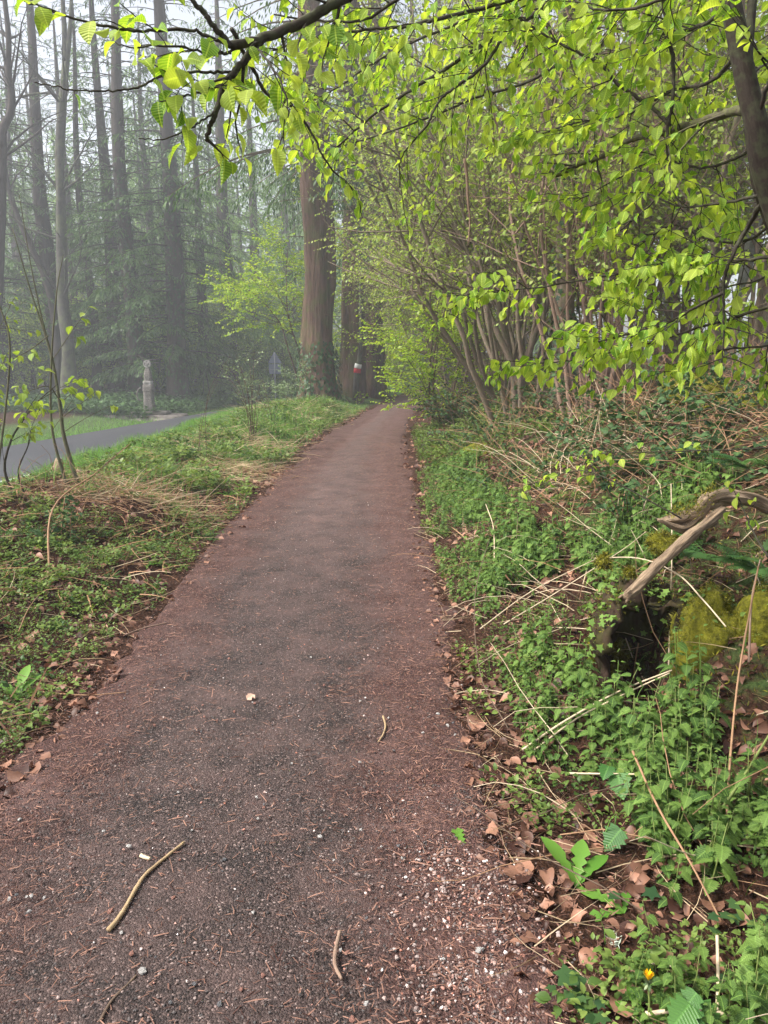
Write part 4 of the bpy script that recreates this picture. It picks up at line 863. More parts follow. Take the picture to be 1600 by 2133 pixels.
mb = MB(); lathe_box(mb, [(H(818), .24, .21), (H(812), .235, .21), (H(805), .22, .2), (H(804.3), .15, .15)], seed=2); mb.build('middle_block', M['cross_stone'], cx)
mb = MB(); lathe_box(mb, [(H(804.2), .19, .17), (H(801), .195, .175), (H(798), .19, .17), (H(797), .14, .14)], seed=3); mb.build('collar', M['cross_pale'], cx)
mb = MB(); lathe_box(mb, [(H(797.5), .165, .15), (H(790), .16, .15), (H(782), .145, .13), (H(775), .12, .11), (H(772), .08, .08), (H(770), .07, .07)], seed=4); mb.build('upper_shaft', M['cross_stone'], cx)
# round pierced head: ring with a cross inside
hd = MB(); zc = H(763); ro, ri = 7.6 * sc, 5.2 * sc; a = np.arange(32) * 2 * PI / 32
for (q, w_) in ((0, 0),):
    V = np.concatenate([np.stack([r * np.cos(a), np.full(32, yy), zc + r * np.sin(a)], -1) for r, yy in ((ro, -.09), (ro, .09), (ri, .09), (ri, -.09))]); i = np.arange(4)[:, None] * 32; j = np.arange(32)[None]; k = (j + 1) % 32
    hd.add(V, np.stack([i + j, i + k, (i + 32) % 128 + k, (i + 32) % 128 + j], -1).reshape(-1, 4))
for ang in (PI / 4, -PI / 4):
    c, s = math.cos(ang), math.sin(ang); L, w_ = ro * .92, ro * .24; V = [(c * l - s * w, y, zc + s * l + c * w) for l in (-L, L) for w in (-w_, w_) for y in (-.085, .085)]
    hd.add(V, np.array([(0, 1, 3, 2), (4, 6, 7, 5), (0, 4, 5, 1), (2, 3, 7, 6), (0, 2, 6, 4), (1, 5, 7, 3)]))
tube(hd, [(0, -.11, zc), (0, .11, zc)], ro * .34, 12); hd.build('pierced_head', M['cross_pale'], cx, smooth=False)
mb = MB(); tube(mb, smooth_path([(-.34, -.05, H(838)), (-.5, -.06, H(835)), (-.55, -.06, H(825)), (-.48, -.05, H(815)), (-.36, -.05, H(812))], 5), .035, 8, rough=.2); mb.build('broken_arm', M['cross_stone'], cx)
def slab(mb, x0, x1, y0, y1, z0, z1, seed, n=14):
    c = np.array([(x0 + x1) / 2, (y0 + y1) / 2]); lathe_box(mb, [(z0, (x1 - x0) / 2 * .98, (y1 - y0) / 2), (z0 + (z1 - z0) * .7, (x1 - x0) / 2, (y1 - y0) / 2), (z1, (x1 - x0) / 2 * .9, (y1 - y0) / 2 * .9)], 0, seed=seed, sides=36); mb.v[-1][:, :2] += c
mb = MB(); slab(mb, -.75, .95, -.5, .6, -.05, .16, 5); mb.build('plinth', M['base_stone'], cx)
mb = MB(); slab(mb, -2.1, 1.7, -1.0, 1.0, -.5, .0, 7); mb.build('low_platform', M['base_stone'], cx)
mb = MB(); slab(mb, -2.6, 2.3, -1.25, 1.2, -.6, -.13, 8); mb.build('bottom_step', M['base_stone'], cx); cx.location = bx + [0, 0, .22]
sg = thing('road_sign', 'back of a triangular road sign with a plate below it on a grey post', 'sign')
Ys = 51.0; sb = at(574, 830, Ys); sb[2] = float(height(sb[0], Ys)); ks = Ys / F_PX
def panel(pts2, name, y, th=.02):
    n = len(pts2); V = [(x, y, z) for x, z in pts2] + [(x, y + th, z) for x, z in pts2]; mb = MB()
    fs = [np.array([tuple(range(n))]), np.array([tuple(range(2 * n - 1, n - 1, -1))]), np.array([(i, n + i, n + (i + 1) % n, (i + 1) % n) for i in range(n)])]
    mb.add(V, fs); mb.build(name, M['sign_back'], sg, smooth=False)
def SZ(y): return (at(574, y, Ys) - sb)[2]
panel([(-13.5 * ks, SZ(757)), (-12.5 * ks, SZ(754.5)), (-.8 * ks, SZ(733)), (.8 * ks, SZ(733)), (13.5 * ks, SZ(754.5)), (14 * ks, SZ(757))], 'triangle_panel', .05)
panel([(-12 * ks, SZ(779)), (12 * ks, SZ(779)), (12 * ks, SZ(758.5)), (-12 * ks, SZ(758.5))], 'plate', .05)
mb = MB(); tube(mb, [(0, 0, -.1), (0, 0, SZ(734))], .04, 10); mb.build('post', M['post_metal'], sg); sg.location = sb
for z in (742, 770):
    mb = MB(); tube(mb, [(-10 * ks, .035, SZ(z)), (10 * ks, .035, SZ(z))], .018, 6); mb.build('bracket', M['post_metal'], sg)

# ------------------------------------------------------------------ ground cover
def inview(P, m=60, ymax=2200):
    r = np.asarray(P) - np.array([0, 0, CAM_Z]); c, s = math.cos(PITCH), math.sin(PITCH)
    dep = r[:, 1] * c - r[:, 2] * s; px = 800 + F_PX * r[:, 0] / np.maximum(dep, .01); py = 1066.5 - F_PX * (r[:, 1] * s + r[:, 2] * c) / np.maximum(dep, .01)
    return (dep > .2) & (px > -m) & (px < 1600 + m) & (py > -m) & (py < ymax)
def scatter(n, d0, d1, y0, y1, side, power=1.0, ypow=1.6, clump=None, thr=0., seed=0):
    """points on the verge: distance from the path edge d0..d1, more of them close to the camera"""
    y = y0 + (y1 - y0) * U(0, 1, n) ** ypow; e = d0 + (d1 - d0) * U(0, 1, n) ** power
    x = path_c(y) + side * (path_w(y) + e)
    if clump: k = vnoise(x * clump, y * clump, seed) > thr; x, y = x[k], y[k]
    P = on(x, y); return P[inview(P)]
Zup = np.array([0, 0, 1.])
def kind(o, k='stuff'): o['kind'] = k; return o
# nettles
tN = []
for lv, stt in NETS:
    a = MB(); a.add(lv[0], lv[1], .5, lv[2]); b = MB(); b.add(stt[0], stt[1], .5, stt[2]); tN.append((a, b, lv, stt))
P = np.vstack([scatter(3600, .16, 1.9, 1.15, 5.6, 1, 1.0, 1.3, 1.9, -.06, 81), scatter(1300, .05, .8, 5.0, 11, 1, 1.0, 1.2, 1.2, -.3, 82)])
sn = .55 * sstep(.05, .6, P[:, 0] - path_c(P[:, 1]) - path_w(P[:, 1])) + .35
keep = (np.hypot((P[:, 0] - 1.22) / .25, (P[:, 1] - 3.66) / .40) > 1) & (np.hypot((P[:, 0] - 1.13) / .13, (P[:, 1] - 3.3) / .35) > 1) & ((P[:, 1] > 3) | (vnoise(P[:, 0] * 3.5, P[:, 1] * 3.5, 93) > -.27)) & (np.hypot((P[:, 0] - 1.72) / .36, (P[:, 1] - 3.5) / .4) > .9)
P, sn = P[keep], sn[keep]; od = np.argsort(P[:, 1] ** 2 + (P[:, 0]) ** 2); P, sn = P[od], sn[od]
nme = [[], []]
for v in (0.15, .5, .85):
    for lv, stt in NETS:
        nme[0].append(MB().add(lv[0], lv[1], np.clip(v + rng.normal(0, .1, len(lv[0])), 0, 1), lv[2]).mesh('nettle', M['nettle'])); nme[1].append(MB().add(stt[0], stt[1], .5, stt[2]).mesh('stem', M['stem_green']))
NI = 285
for i in range(min(NI, len(P))):
    k = rng.integers(0, len(nme[0])); o = thing('nettle', 'young green stinging nettle with toothed leaves on the bank right of the path', 'nettle', P[i], group='nettles on the bank right of the path')
    o.rotation_euler = (U(-.2, .2), U(-.2, .2), U(0, 6.3)); o.scale = (sn[i] * U(.7, 1.25),) * 3
    for nm, me in (('leaves', nme[0][k]), ('stem', nme[1][k])): c = bpy.data.objects.new(nm, me); COL.objects.link(c); c.parent = o
mb, ms = MB(), MB(); R_ = P[NI:]; kk = rng.integers(0, 5, len(R_)); rz = U(0, 6.3, len(R_)); ss = sn[NI:] * U(.7, 1.25, len(R_))
for k in range(5):
    m = kk == k; mb.inst(NETS[k][0], R_[m], rotz(rz[m]), ss[m]); mb.inst(NETS[k][1], R_[m], rotz(rz[m]), ss[m])
kind(mb.build('nettle_patch', M['nettle']))
# small herbs on both sides
mb = MB()
for P, s0 in ((scatter(4600, .02, 3.4, 2.0, 9, -1, .9, 1.4, 2.2, -.22, 83), .8), (scatter(1500, .0, 3., 1.2, 9, 1, 1., 1.4, 2.0, -.05, 84), .9), (scatter(1500, .1, 2.6, 9, 24, -1, 1., 1.1, 1.0, -.05, 85), 1.8), (scatter(900, .2, 2.4, 8, 18, 1, 1., 1.1, 1.2, -.1, 86), 1.7)):
    k = rng.integers(0, 5, len(P)); nr = P[:, 1] < 4.6
    for j in range(5):
        for T_, m in ((HERBN[j], (k == j) & nr), (HERBS[j % 4], (k == j) & ~nr)): mb.inst(T_, P[m], rotz(U(0, 6.3, m.sum())), s0 * U(.6, 1.4, m.sum()))
kind(mb.build('ground_cover', M['herb']))
# grass
mb = MB()
def gpatch(n, cx_, cy_, rx, ry, L, tilt=.5, wid=1.):
    x = cx_ + rng.normal(0, rx, n); y = cy_ + rng.normal(0, ry, n); near = road_far(y) + ROAD_W; k = ((np.abs(x - path_c(y)) > path_w(y) + .08) & (x > near + .05)); P = on(x[k], y[k], -.01); P = P[inview(P)]
    blades(mb, P, L * U(.5, 1.3, len(P)), tilt, wid)
for yy in np.arange(7.5, 27, .8):                                     # lush strip along the crest above the road
    cr = float(np.maximum(-4.9, road_far(yy) + ROAD_W + 1.2)); gpatch(900, cr + .2, yy, .4, .5, .10 + .003 * yy, .5, 1.1)
for yy in np.arange(9, 26, 1.2): gpatch(500, float(path_c(yy) - path_w(yy)) - 1.1, yy, .6, .7, .16, .6)
gpatch(1500, -2.25, 17.5, .5, 2.0, .26, .5, 1.2); gpatch(1200, -2.5, 12.5, .6, 1.5, .2, .55); gpatch(900, -1.9, 22.5, .4, 1.5, .25); gpatch(500, -3.0, 4.8, .8, .9, .12, .7); gpatch(260, -4.2, 7.6, .5, .7, .25)
gpatch(350, 1.0, 9.5, .3, 2.0, .16); gpatch(250, 1.4, 3.0, .5, 1.2, .14, .8); gpatch(300, 1.7, 12, .6, 1.5, .2)
n = 7000; y = U(14, 46, n); x = road_far(y) - np.abs(rng.normal(0, 1.5, n)) - .1; P = on(x, y, -.01); P = P[inview(P)]; blades(mb, P, U(.1, .28, len(P)), .6, 2.)
kind(mb.build('grass', M['grass']))
n = 2600; y = U(36, 56, n); x = road_far(y) - 1.5 - U(0, 1, n) ** 1.3 * 16; P = on(x, y); P = P[inview(P)]; mb = MB(); k = rng.integers(0, len(HERBS), len(P))
for j in range(len(HERBS)): m = k == j; mb.inst(HERBS[j], P[m], rotz(U(0, 6.3, m.sum())), 5.0 * U(.5, 1.5, m.sum()))
kind(mb.build('woodland_undergrowth', M['bramble']))
# dry straw lying in the verge
mb = MB()
def straw(P, L, tilt=.25): blades(mb, P + [0, 0, .02], L * U(.5, 1.3, len(P)), 'flat', .55)
straw(scatter(1500, .0, 3.2, 2.3, 12, -1, .9, 1.3), .28); straw(scatter(1100, -.05, 2.2, 1.1, 8, 1, 1.2, 1.3), .22); straw(scatter(900, .1, 2.2, 11, 24, -1), .5)
def heap(n, x, y, rx, ry, L): p = on(x + rng.normal(0, rx, n), y + rng.normal(0, ry, n), 0); p[:, 2] += np.abs(rng.normal(0, .05, n)); straw(p, L)
heap(160, -2.35, 7.4, .35, .4, .4); heap(300, -2.6, 13.0, .5, .5, .5); heap(420, -2.7, 21.5, .7, 1.2, .6); heap(200, -1.65, 19.5, .3, 1.5, .4); heap(250, -2.1, 10.2, .3, .4, .4)
kind(mb.build('dry_grass', M['straw']))
# dead bracken and brown stalk debris
mb = MB()
P = np.vstack([scatter(2600, .0, 3.0, 3.0, 11, -1, .9, 1.2, 1.1, -.05, 91), scatter(2200, .3, 3.0, 3.5, 12, 1, .8, 1.2, 1.0, -.05, 92)]); n = len(P)
P[:, 2] += U(.0, .14, n); mb.inst(BLADE, P, frames(dirs(U(0, 6.3, n), U(-.25, .45, n)), dirs(U(0, 6.3, n), U(.5, 1.5, n))), np.stack([U(.1, .38, n), U(.08, .36, n), -U(.05, .3, n)], -1)); kind(mb.build('dead_bracken', M['bracken']))
# moss tufts on the bank floor
def moss_fuzz(mb, P, Nn, L): n = len(P); mb.inst(NEEDLE, P, frames(Nn + U(-.9, .9, (n, 3)), rng.normal(0, 1, (n, 3))), np.stack([L * U(.4, 1.1, n), L * U(.5, 1.6, n), np.full(n, L)], -1))
# fallen leaves: the nearest as things, the rest as litter
DM = []
for tpl in (DEAD, DEAD2, leaf_tpl([(0, .02), (.2, .3), (.45, .42), (.7, .34), (1, .01)], .1, .15, .35), leaf_tpl([(0, .02), (.2, .2), (.45, .3), (.7, .24), (1, .01)], 1.3, .9, .5)):
    for v in (.0, .18, .35, .55, .85): DM.append(MB().add(tpl[0] - [0, .45, 0], tpl[1], v, tpl[2]).mesh('fallen_leaf', M['dead_leaf']))
P = np.vstack([scatter(520, -.12, 1.5, 1.05, 5.5, 1, 1.1, 1.3), scatter(300, -.15, 1.6, 2.3, 6, -1, 1.4, 1.2)]); P = P[np.argsort(P[:, 1])]
cp = copies('fallen_leaf', 'dry russet fallen leaf lying in the litter beside the path', 'leaf', 'fallen leaves beside the path', [DM[i] for i in rng.integers(0, len(DM), 280)], P[:280] + [0, 0, .018], [(U(-.35, .35), U(-.35, .35), U(0, 6.3)) for _ in range(280)], U(.035, .085, 280))
mb = MB()
for P, s0 in ((scatter(3800, -.12, 2.8, 1.1, 9, 1, 1.1, 1.4), .05), (scatter(5200, -.15, 3.2, 2.3, 11, -1, .8, 1.3), .055), (scatter(1500, -.1, 2.5, 10, 26, -1), .08), (scatter(1200, -.1, 2.5, 9, 26, 1), .08)):
    n = len(P); mb.inst(DEAD, P + [0, 0, .012], frames(dirs(U(0, 6.3, n), U(-.3, .3, n)), Zup + rng.normal(0, .35, (n, 3))), s0 * U(.5, 1.4, n))
kind(mb.build('leaf_litter', M['dead_leaf']))
# needles, chips and bark crumbs strewn along the path edges
CHIP = (np.array([(-.5, 0, 0), (.5, 0, 0), (.4, 1, .1), (-.4, 1, .1), (0, .5, .25)]) * np.array([.16, 1, .3]), np.array([(0, 1, 4), (1, 2, 4), (2, 3, 4), (3, 0, 4)]), np.zeros((5, 3)))
n = 52000; y = 1.1 + 14 * U(0, 1, n) ** 1.9; q = np.abs(rng.normal(0, .36, n)); sd_ = np.where(U(0, 1, n) < .55, 1, -1); inw = U(0, 1, n) < .72
x = path_c(y) + sd_ * (path_w(y) + np.where(inw, -q, q * .9)); k = U(0, 1, n) < .16; x[k] = path_c(y[k]) + U(-.9, .9, k.sum())
P = on(x, y, .016); P = P[inview(P)]; n = len(P); L = U(.006, .03, n) * np.where(U(0, 1, n) < .06, 2.2, 1)
mb = MB(); mb.inst(CHIP, P, frames(dirs(U(0, 6.3, n), U(-.2, .25, n)), Zup + rng.normal(0, .25, (n, 3))), np.stack([np.minimum(L, .016) * U(.4, 1.6, n), L, L], -1), U(0, 1, n) ** 1.3); kind(mb.build('bark_litter', M['chips']))
# gravel
def rock_tpl(seed, fl=.6):
    r = np.random.default_rng(seed); phi = (1 + 5 ** .5) / 2
    V = nrm(np.array([(-1, phi, 0), (1, phi, 0), (-1, -phi, 0), (1, -phi, 0), (0, -1, phi), (0, 1, phi), (0, -1, -phi), (0, 1, -phi), (phi, 0, -1), (phi, 0, 1), (-phi, 0, -1), (-phi, 0, 1)], float)) * r.uniform(.65, 1.15, (12, 1)) * np.array([1, r.uniform(.6, .95), fl]) * .5
    F = np.array([(0, 11, 5), (0, 5, 1), (0, 1, 7), (0, 7, 10), (0, 10, 11), (1, 5, 9), (5, 11, 4), (11, 10, 2), (10, 7, 6), (7, 1, 8), (3, 9, 4), (3, 4, 2), (3, 2, 6), (3, 6, 8), (3, 8, 9), (4, 9, 5), (2, 4, 11), (6, 2, 10), (8, 6, 7), (9, 8, 1)])
    return V, F, V.copy()
RK = [rock_tpl(i) for i in range(5)]
n = 30000; y = 1.1 + 7.5 * U(0, 1, n) ** 2.0; x = path_c(y) + path_w(y) * U(-.97, .97, n); y[:5200] = 1.1 + 1.6 * U(0, 1, 5200); x[:5200] = path_c(y[:5200]) + path_w(y[:5200]) * rng.normal(.80, .12, 5200); P = on(x, y, .013); k = inview(P); P = P[k]
pale = np.zeros(n, bool); pale[:5200] = True; pale = pale[k]; n = len(P)
S = .0035 + .009 * U(0, 1, n) ** 3; var = U(0, .55, n); b = U(0, 1, n) < np.where(pale & (P[:, 1] < 2.3), .6, .085); var[b] = U(.55, 1, b.sum()); S[b] *= 1.15; S[pale & b] *= 1.35
mb = MB(); kk = rng.integers(0, 5, n); Mr = rot_rand(n, .5)
for j in range(5): m = kk == j; mb.inst(RK[j], P[m], Mr[m], S[m], var[m])
kind(mb.build('gravel', M['pebble'], smooth=False))
RM = {c: [MB().add(*RK[j][:2], .5, RK[j][2]).mesh('pebble', M[c], False) for j in range(5)] for c in ('white_stone', 'pink_stone', 'grey_stone')}
for c, nn, lab in (('white_stone', 40, 'small white pebble lying on the dark path'), ('pink_stone', 70, 'small chip of red brick lying on the dark path'), ('grey_stone', 30, 'small grey pebble lying on the dark path')):
    y = 1.15 + 3.2 * U(0, 1, nn * 3) ** 1.3; x = path_c(y) + path_w(y) * U(-.95, .98, nn * 3); P = on(x, y, .018); P = P[inview(P, 0, 2133)][:nn]
    copies('pebble', lab, 'pebble', {'white_stone': 'white pebbles', 'pink_stone': 'red brick chips', 'grey_stone': 'grey pebbles'}[c] + ' on the path', [RM[c][i] for i in rng.integers(0, 5, nn)], P, [(U(-.4, .4), U(-.4, .4), U(0, 6.3)) for _ in P], U(.009, .021, nn))
for px, py, s, c, lab in ((295, 2022, .036, 'white_stone', 'largest white stone on the path, below the lower end of the long stick'), (268, 1762, .022, 'white_stone', 'rounded white stone left of the upper end of the long stick'), (667, 1742, .024, 'white_stone', 'pale angular stone in the middle of the path right of the long stick'),
    (763, 2090, .020, 'white_stone', 'white stone at the bottom of the path right of the bent twig'), (468, 1790, .022, 'grey_stone', 'dark grey round stone just right of the long stick'), (830, 1762, .022, 'grey_stone', 'purplish grey pebble near the right edge of the path'), (230, 1898, .022, 'pink_stone', 'red brick chip beside the lower end of the long stick'),
    (733, 2122, .024, 'pink_stone', 'pinkish brick chip at the very bottom of the path'), (1000, 1978, .03, 'white_stone', 'white stone in the gravelly patch at the right path edge'), (458, 2090, .02, 'grey_stone', 'bluish grey stone at the bottom of the path')):
    p = hit(px, py, .02); o = bpy.data.objects.new('stone', RM[c][rng.integers(0, 5)]); COL.objects.link(o); o.location = p; o.rotation_euler = (0, 0, U(0, 6)); o.scale = (s, s, s * .8); tag(o, lab, 'stone')
# ------------------------------------------------------------------ sticks on the path
def ground_stick(name, lab, pix, r0, r1, mat, off=.02, cat='stick', lift=None, rough=.15, sides=8, group=None, per=6):
    P = np.array([hit(a, b, off + (lift[i] if lift else 0)) for i, (a, b) in enumerate(pix)]); pp = smooth_path(P, per); c = pp[0].copy(); mb = MB()
    tube(mb, pp - c, np.linspace(r0, r1, len(pp)), sides, var=U(0, 1), rough=rough, seed=int(pix[0][0]) % 50); o = mb.build(name, M[mat]); o.location = c; return tag(o, lab, cat, group)
ground_stick('stick', 'long crooked pale stick lying across the lower left of the path', [(226, 1937), (252, 1906), (283, 1851), (305, 1820), (340, 1790), (384, 1754)], .0075, .0045, 'stick', .022)
ground_stick('stick', 'short bent brown twig at the bottom centre of the path', [(708, 1940), (700, 1975), (698, 2010), (712, 2040)], .0060, .0045, 'bark_red', .02)
ground_stick('stick', 'small curved pale twig near the right edge of the path', [(798, 1492), (803, 1512), (798, 1530), (788, 1545)], .005, .003, 'stick', .018)
ground_stick('stick', 'thin dark twig at the lower left corner of the path', [(208, 2128), (232, 2085), (262, 2055), (284, 2032)], .004, .003, 'twig', .018)
ground_stick('stick', 'thin brown twig at the left edge of the path by the herbs', [(262, 1322), (300, 1308), (348, 1297)], .005, .003, 'bark_red', .02)
ground_stick('stick', 'thin pale twig lying level on the left edge of the path', [(90, 1442), (180, 1448), (262, 1442)], .004, .002, 'stalk_brown', .02)
ground_stick('stick', 'short pale chip of wood beside the upper end of the long stick', [(293, 1782), (302, 1786), (313, 1789)], .007, .006, 'stalk', .02)
pl_ = MB().add(leaf_tpl([(0, .02), (.2, .32), (.4, .30), (.55, .44), (.75, .25), (1, .02)], .4, .2, .5)[0], leaf_tpl([(0, .02), (.2, .32), (.4, .30), (.55, .44), (.75, .25), (1, .02)])[1], .5, leaf_tpl([(0, .02), (.2, .32), (.4, .30), (.55, .44), (.75, .25), (1, .02)])[2]).build('fallen_leaf', M['pale_leaf']); pl_.location = hit(515, 1458, .02); pl_.scale = (.055,) * 3; pl_.rotation_euler = (.3, .1, -.6); tag(pl_, 'single pale pinkish fallen leaf alone in the middle of the path', 'leaf')
mb = MB(); tube(mb, [(0, 0, 0), (.0, -.3, .2), (.1, -.6, .5)], .02, 4); mb.build('leaf_stalk', M['stalk_brown'], pl_)
# dry stems standing and lying in the nettles
for pix, off, r0, r1, m, lab in (
    ([(1088, 1562), (1180, 1500), (1290, 1440), (1400, 1396)], (0, .08, .13, .16), .005, .003, 'stalk', 'pale straight dead stem lying diagonally across the nettles'),
    ([(1104, 1570), (1200, 1498), (1300, 1446), (1395, 1402)], (0, .07, .12, .15), .004, .003, 'stalk', 'second pale dead stem lying close beside the diagonal one'),
    ([(1393, 1392), (1396, 1290), (1400, 1150), (1398, 1008)], (0, .1, .3, .55), .0045, .003, 'stalk', 'tall upright pale stem standing before the dead log'),
    ([(1238, 1163), (1330, 1163), (1410, 1195), (1465, 1250), (1512, 1305)], (.25, .35, .35, .3, .22), .004, .0035, 'stalk', 'white arching dead stem over the mossy hollow'),
    ([(1318, 1565), (1370, 1680), (1440, 1800), (1508, 1930)], (.20, .16, .1, .0), .0045, .003, 'stalk_brown', 'brown dead stem slanting down to the lower right corner'),
    ([(1492, 2150), (1496, 2040), (1494, 1948)], (0, .08, .15), .0045, .004, 'stalk', 'short white stem standing upright at the bottom right'),
    ([(1340, 2004), (1400, 2012), (1450, 2040)], (.03, .06, .02), .005, .004, 'stalk', 'short pale bent stem above the dandelion flower'),
    ([(1345, 2112), (1450, 2104), (1600, 2130)], (.02, .04, .02), .006, .005, 'stalk', 'thick pale stem lying along the bottom right corner'),
    ([(1455, 1745), (1500, 1690), (1560, 1600), (1612, 1515)], (.02, .1, .2, .3), .006, .004, 'stem_green', 'greenish bramble stem rising at the right edge'),
    ([(1186, 1611), (1260, 1612), (1336, 1613)], (.06, .07, .06), .004, .003, 'stalk', 'white stem lying level among the nettles'),
    ([(1510, 1800), (1520, 1600), (1540, 1400), (1580, 1180)], (0, .15, .35, .6), .005, .003, 'stalk_brown', 'tall reddish brown stem standing at the right before the moss'),
    ([(1560, 1380), (1566, 1250), (1584, 1165)], (.1, .25, .4), .005, .003, 'bark_red', 'reddish forked stem at the right edge over the moss'),
    ([(1000, 1310), (1110, 1230), (1240, 1165)], (.05, .15, .25), .004, .002, 'stalk', 'long pale stem slanting from the path edge to the mossy knob'),
    ([(1050, 1300), (1150, 1240), (1290, 1150), (1345, 1108)], (.05, .12, .25, .35), .004, .002, 'stalk', 'pale stem slanting below the one to the mossy knob'),
    ([(1030, 1180), (1028, 1100), (1012, 1050)], (.02, .15, .25), .005, .003, 'stalk', 'pale bare stem standing at the edge of the leafy nettle patch'),
    ([(1330, 1340), (1322, 1390), (1320, 1440)], (.2, .1, .0), .004, .003, 'stalk_brown', 'brown bent stem in front of the dark hollow'),
    ([(1300, 1244), (1292, 1290), (1318, 1370)], (.3, .2, .05), .004, .003, 'stalk', 'white forked stem at the end of the dead log'),
    ([(1060, 1520), (1000, 1400), (990, 1240), (1020, 1120)], (.0, .1, .2, .35), .003, .002, 'twig', 'thin dark upright stem near the path edge by the nettles')):
    ground_stick('dry_stem', lab, pix, r0, r1, m, .015, 'stem', off, .1, 6)
for i in range(170):
    d = U(.15, 2.6); y = 1.5 + 7 * U(0, 1) ** 1.2; x = float(path_c(y) + path_w(y)) + d; a = U(0, 6.3); L = U(.25, .75); up = abs(rng.normal(0, .5))
    pts = wander((0, 0, 0), (math.cos(a), math.sin(a), up), L, 6, .13, 0, .3); pts[:, 2] += .03 + np.maximum(0, np.array([float(height(x + q[0], y + q[1])) - float(height(x, y)) for q in pts]) - pts[:, 2]); mb = MB(); tube(mb, pts, np.linspace(.0026, .0011, 6), 5, cap=False, var=U(0, 1)); o = mb.build('dry_stem', M[('stalk', 'stalk', 'stalk_brown', 'twig')[i % 4]]); o.location = (x, y, float(height(x, y))); tag(o, 'thin dry stem among the nettles and brambles right of the path', 'stem', 'dry stems on the bank right of the path')
for i in range(34):
    y = U(3.2, 9); x = float(path_c(y) - path_w(y)) - U(.2, 2.8); a = U(0, 6.3); pts = wander((0, 0, .05), (math.cos(a), math.sin(a), U(0, .5)), U(.3, .8), 6, .05, 0, .15); pts[:, 2] = np.maximum(pts[:, 2], np.array([float(height(x + q[0], y + q[1])) - float(height(x, y)) + .03 for q in pts])); mb = MB(); tube(mb, pts, np.linspace(.0035, .0015, 6), 5, cap=False); o = mb.build('dry_stem', M[('stalk', 'stalk_brown')[i % 2]]); o.location = (x, y, float(height(x, y))); tag(o, 'thin dry stem lying in the herbs left of the path', 'stem', 'dry stems on the verge left of the path')
# ------------------------------------------------------------------ dead wood and moss
ground_log = MB(); P = np.array([at(1303, 1245, 3.25), at(1345, 1205, 3.32), at(1400, 1150, 3.42), at(1450, 1108, 3.52), at(1505, 1062, 3.65)]); pp = smooth_path(P, 8); c = pp[0].copy()
tube(ground_log, pp - c, np.interp(np.linspace(0, 1, len(pp)), [0, .1, .6, 1], [.019, .026, .025, .021]), 30, rough=.3, seed=9, ridge=.22); o = ground_log.build('dead_log', M['deadwood']); o.location = c; tag(o, 'broken bleached log leaning down over the dark hollow in the bank', 'log')
for k in range(5):
    mb = MB(); a = pp[0] - c + rng.normal(0, .014, 3); tube(mb, [a + (pp[2] - pp[0]) * .5, a, a - (pp[2] - pp[0]) * U(.2, .6)], [.008, .006, .001], 4); mb.build('splinter', M['deadwood'], o)
# hollow old stump under the log: a broken earthy shell open towards the path
hp = at(1338, 1385, 3.74); nn, mm = 34, 14
th = np.linspace(-1, 1, nn); ph = np.linspace(-.2, PI / 2, mm); T, Q = np.meshgrid(th, ph); T = T * (R(122) + .35 * vnoise(Q * 6 + np.sign(T) * 9, T * 0, 51) * 2) + PI / 2 - .25; rr = 1 + .45 * vnoise(T * 2.2, Q * 3, 55) + .3 * vnoise(T * 7, Q * 6, 56)
V = np.stack([np.cos(Q) ** .6 * np.cos(T) * .20 * rr, np.cos(Q) ** .6 * np.sin(T) * .26 * rr, np.sin(Q) * .35 * rr], -1).reshape(-1, 3); i = np.arange(mm - 1)[:, None] * nn + np.arange(nn - 1)[None]
hs_ = MB().add(V, np.stack([i, i + 1, i + nn + 1, i + nn], -1).reshape(-1, 4), .5, V).build('hollow_stump', M['rotten']); sm = hs_.modifiers.new('Solidify', 'SOLIDIFY'); sm.thickness = .03; sm.offset = 1; hs_.location = hp; tag(hs_, 'rotten hollow stump with a dark opening beneath the leaning log', 'stump')
mb = MB(); sel = rng.integers(nn * 3, len(V), 2600); PP = V[sel] * 1.16 + rng.normal(0, .012, (2600, 3)); kp = (vnoise(T.ravel()[sel] * 2.5, Q.ravel()[sel] * 4, 57) > -.12); moss_fuzz(mb, PP[kp], nrm(V[sel][kp]) + [0, 0, -.3], .018); mb.build('moss', M['moss_strand'], hs_)
sel = rng.integers(nn * 2, len(V), 420); mb = MB(); mb.inst(IVYL, V[sel] * 1.2 + rng.normal(0, .025, (420, 3)), frames(rng.normal(0, 1, (420, 3)) * [1, 1, .5] + [0, 0, -.3], nrm(V[sel]) + U(-.4, .4, (420, 3))), U(.02, .045, 420)); mb.build('ivy', M['nettle'], hs_)
snag = thing('dead_wood', 'gnarled bleached root wood with moss lying on top of the bank', 'dead wood'); P = np.array([at(1375, 1085, 3.6), at(1420, 1078, 3.62), at(1452, 1068, 3.65), at(1475, 1042, 3.68), at(1510, 1034, 3.72), at(1560, 1040, 3.76), at(1610, 1062, 3.8)]); pp = smooth_path(P, 8); c = pp[0].copy(); mb = MB()
tube(mb, pp - c, np.interp(np.linspace(0, 1, len(pp)), [0, .15, .4, .6, .8, 1], [.007, .026, .034, .040, .033, .025]), 34, rough=.45, seed=14, ridge=.18); mb.build('root', M['deadwood'], snag)
for q, r in (([(1455, 1075, 3.64), (1420, 1100, 3.6), (1370, 1082, 3.55)], .03), ([(1490, 1085, 3.68), (1440, 1108, 3.62), (1400, 1100, 3.58)], .028)):
    mb = MB(); pq = smooth_path(W(*q), 7); tube(mb, pq - c, np.linspace(r, .006, len(pq)), 10, rough=.4, seed=21); mb.build('root', M['deadwood'], snag)
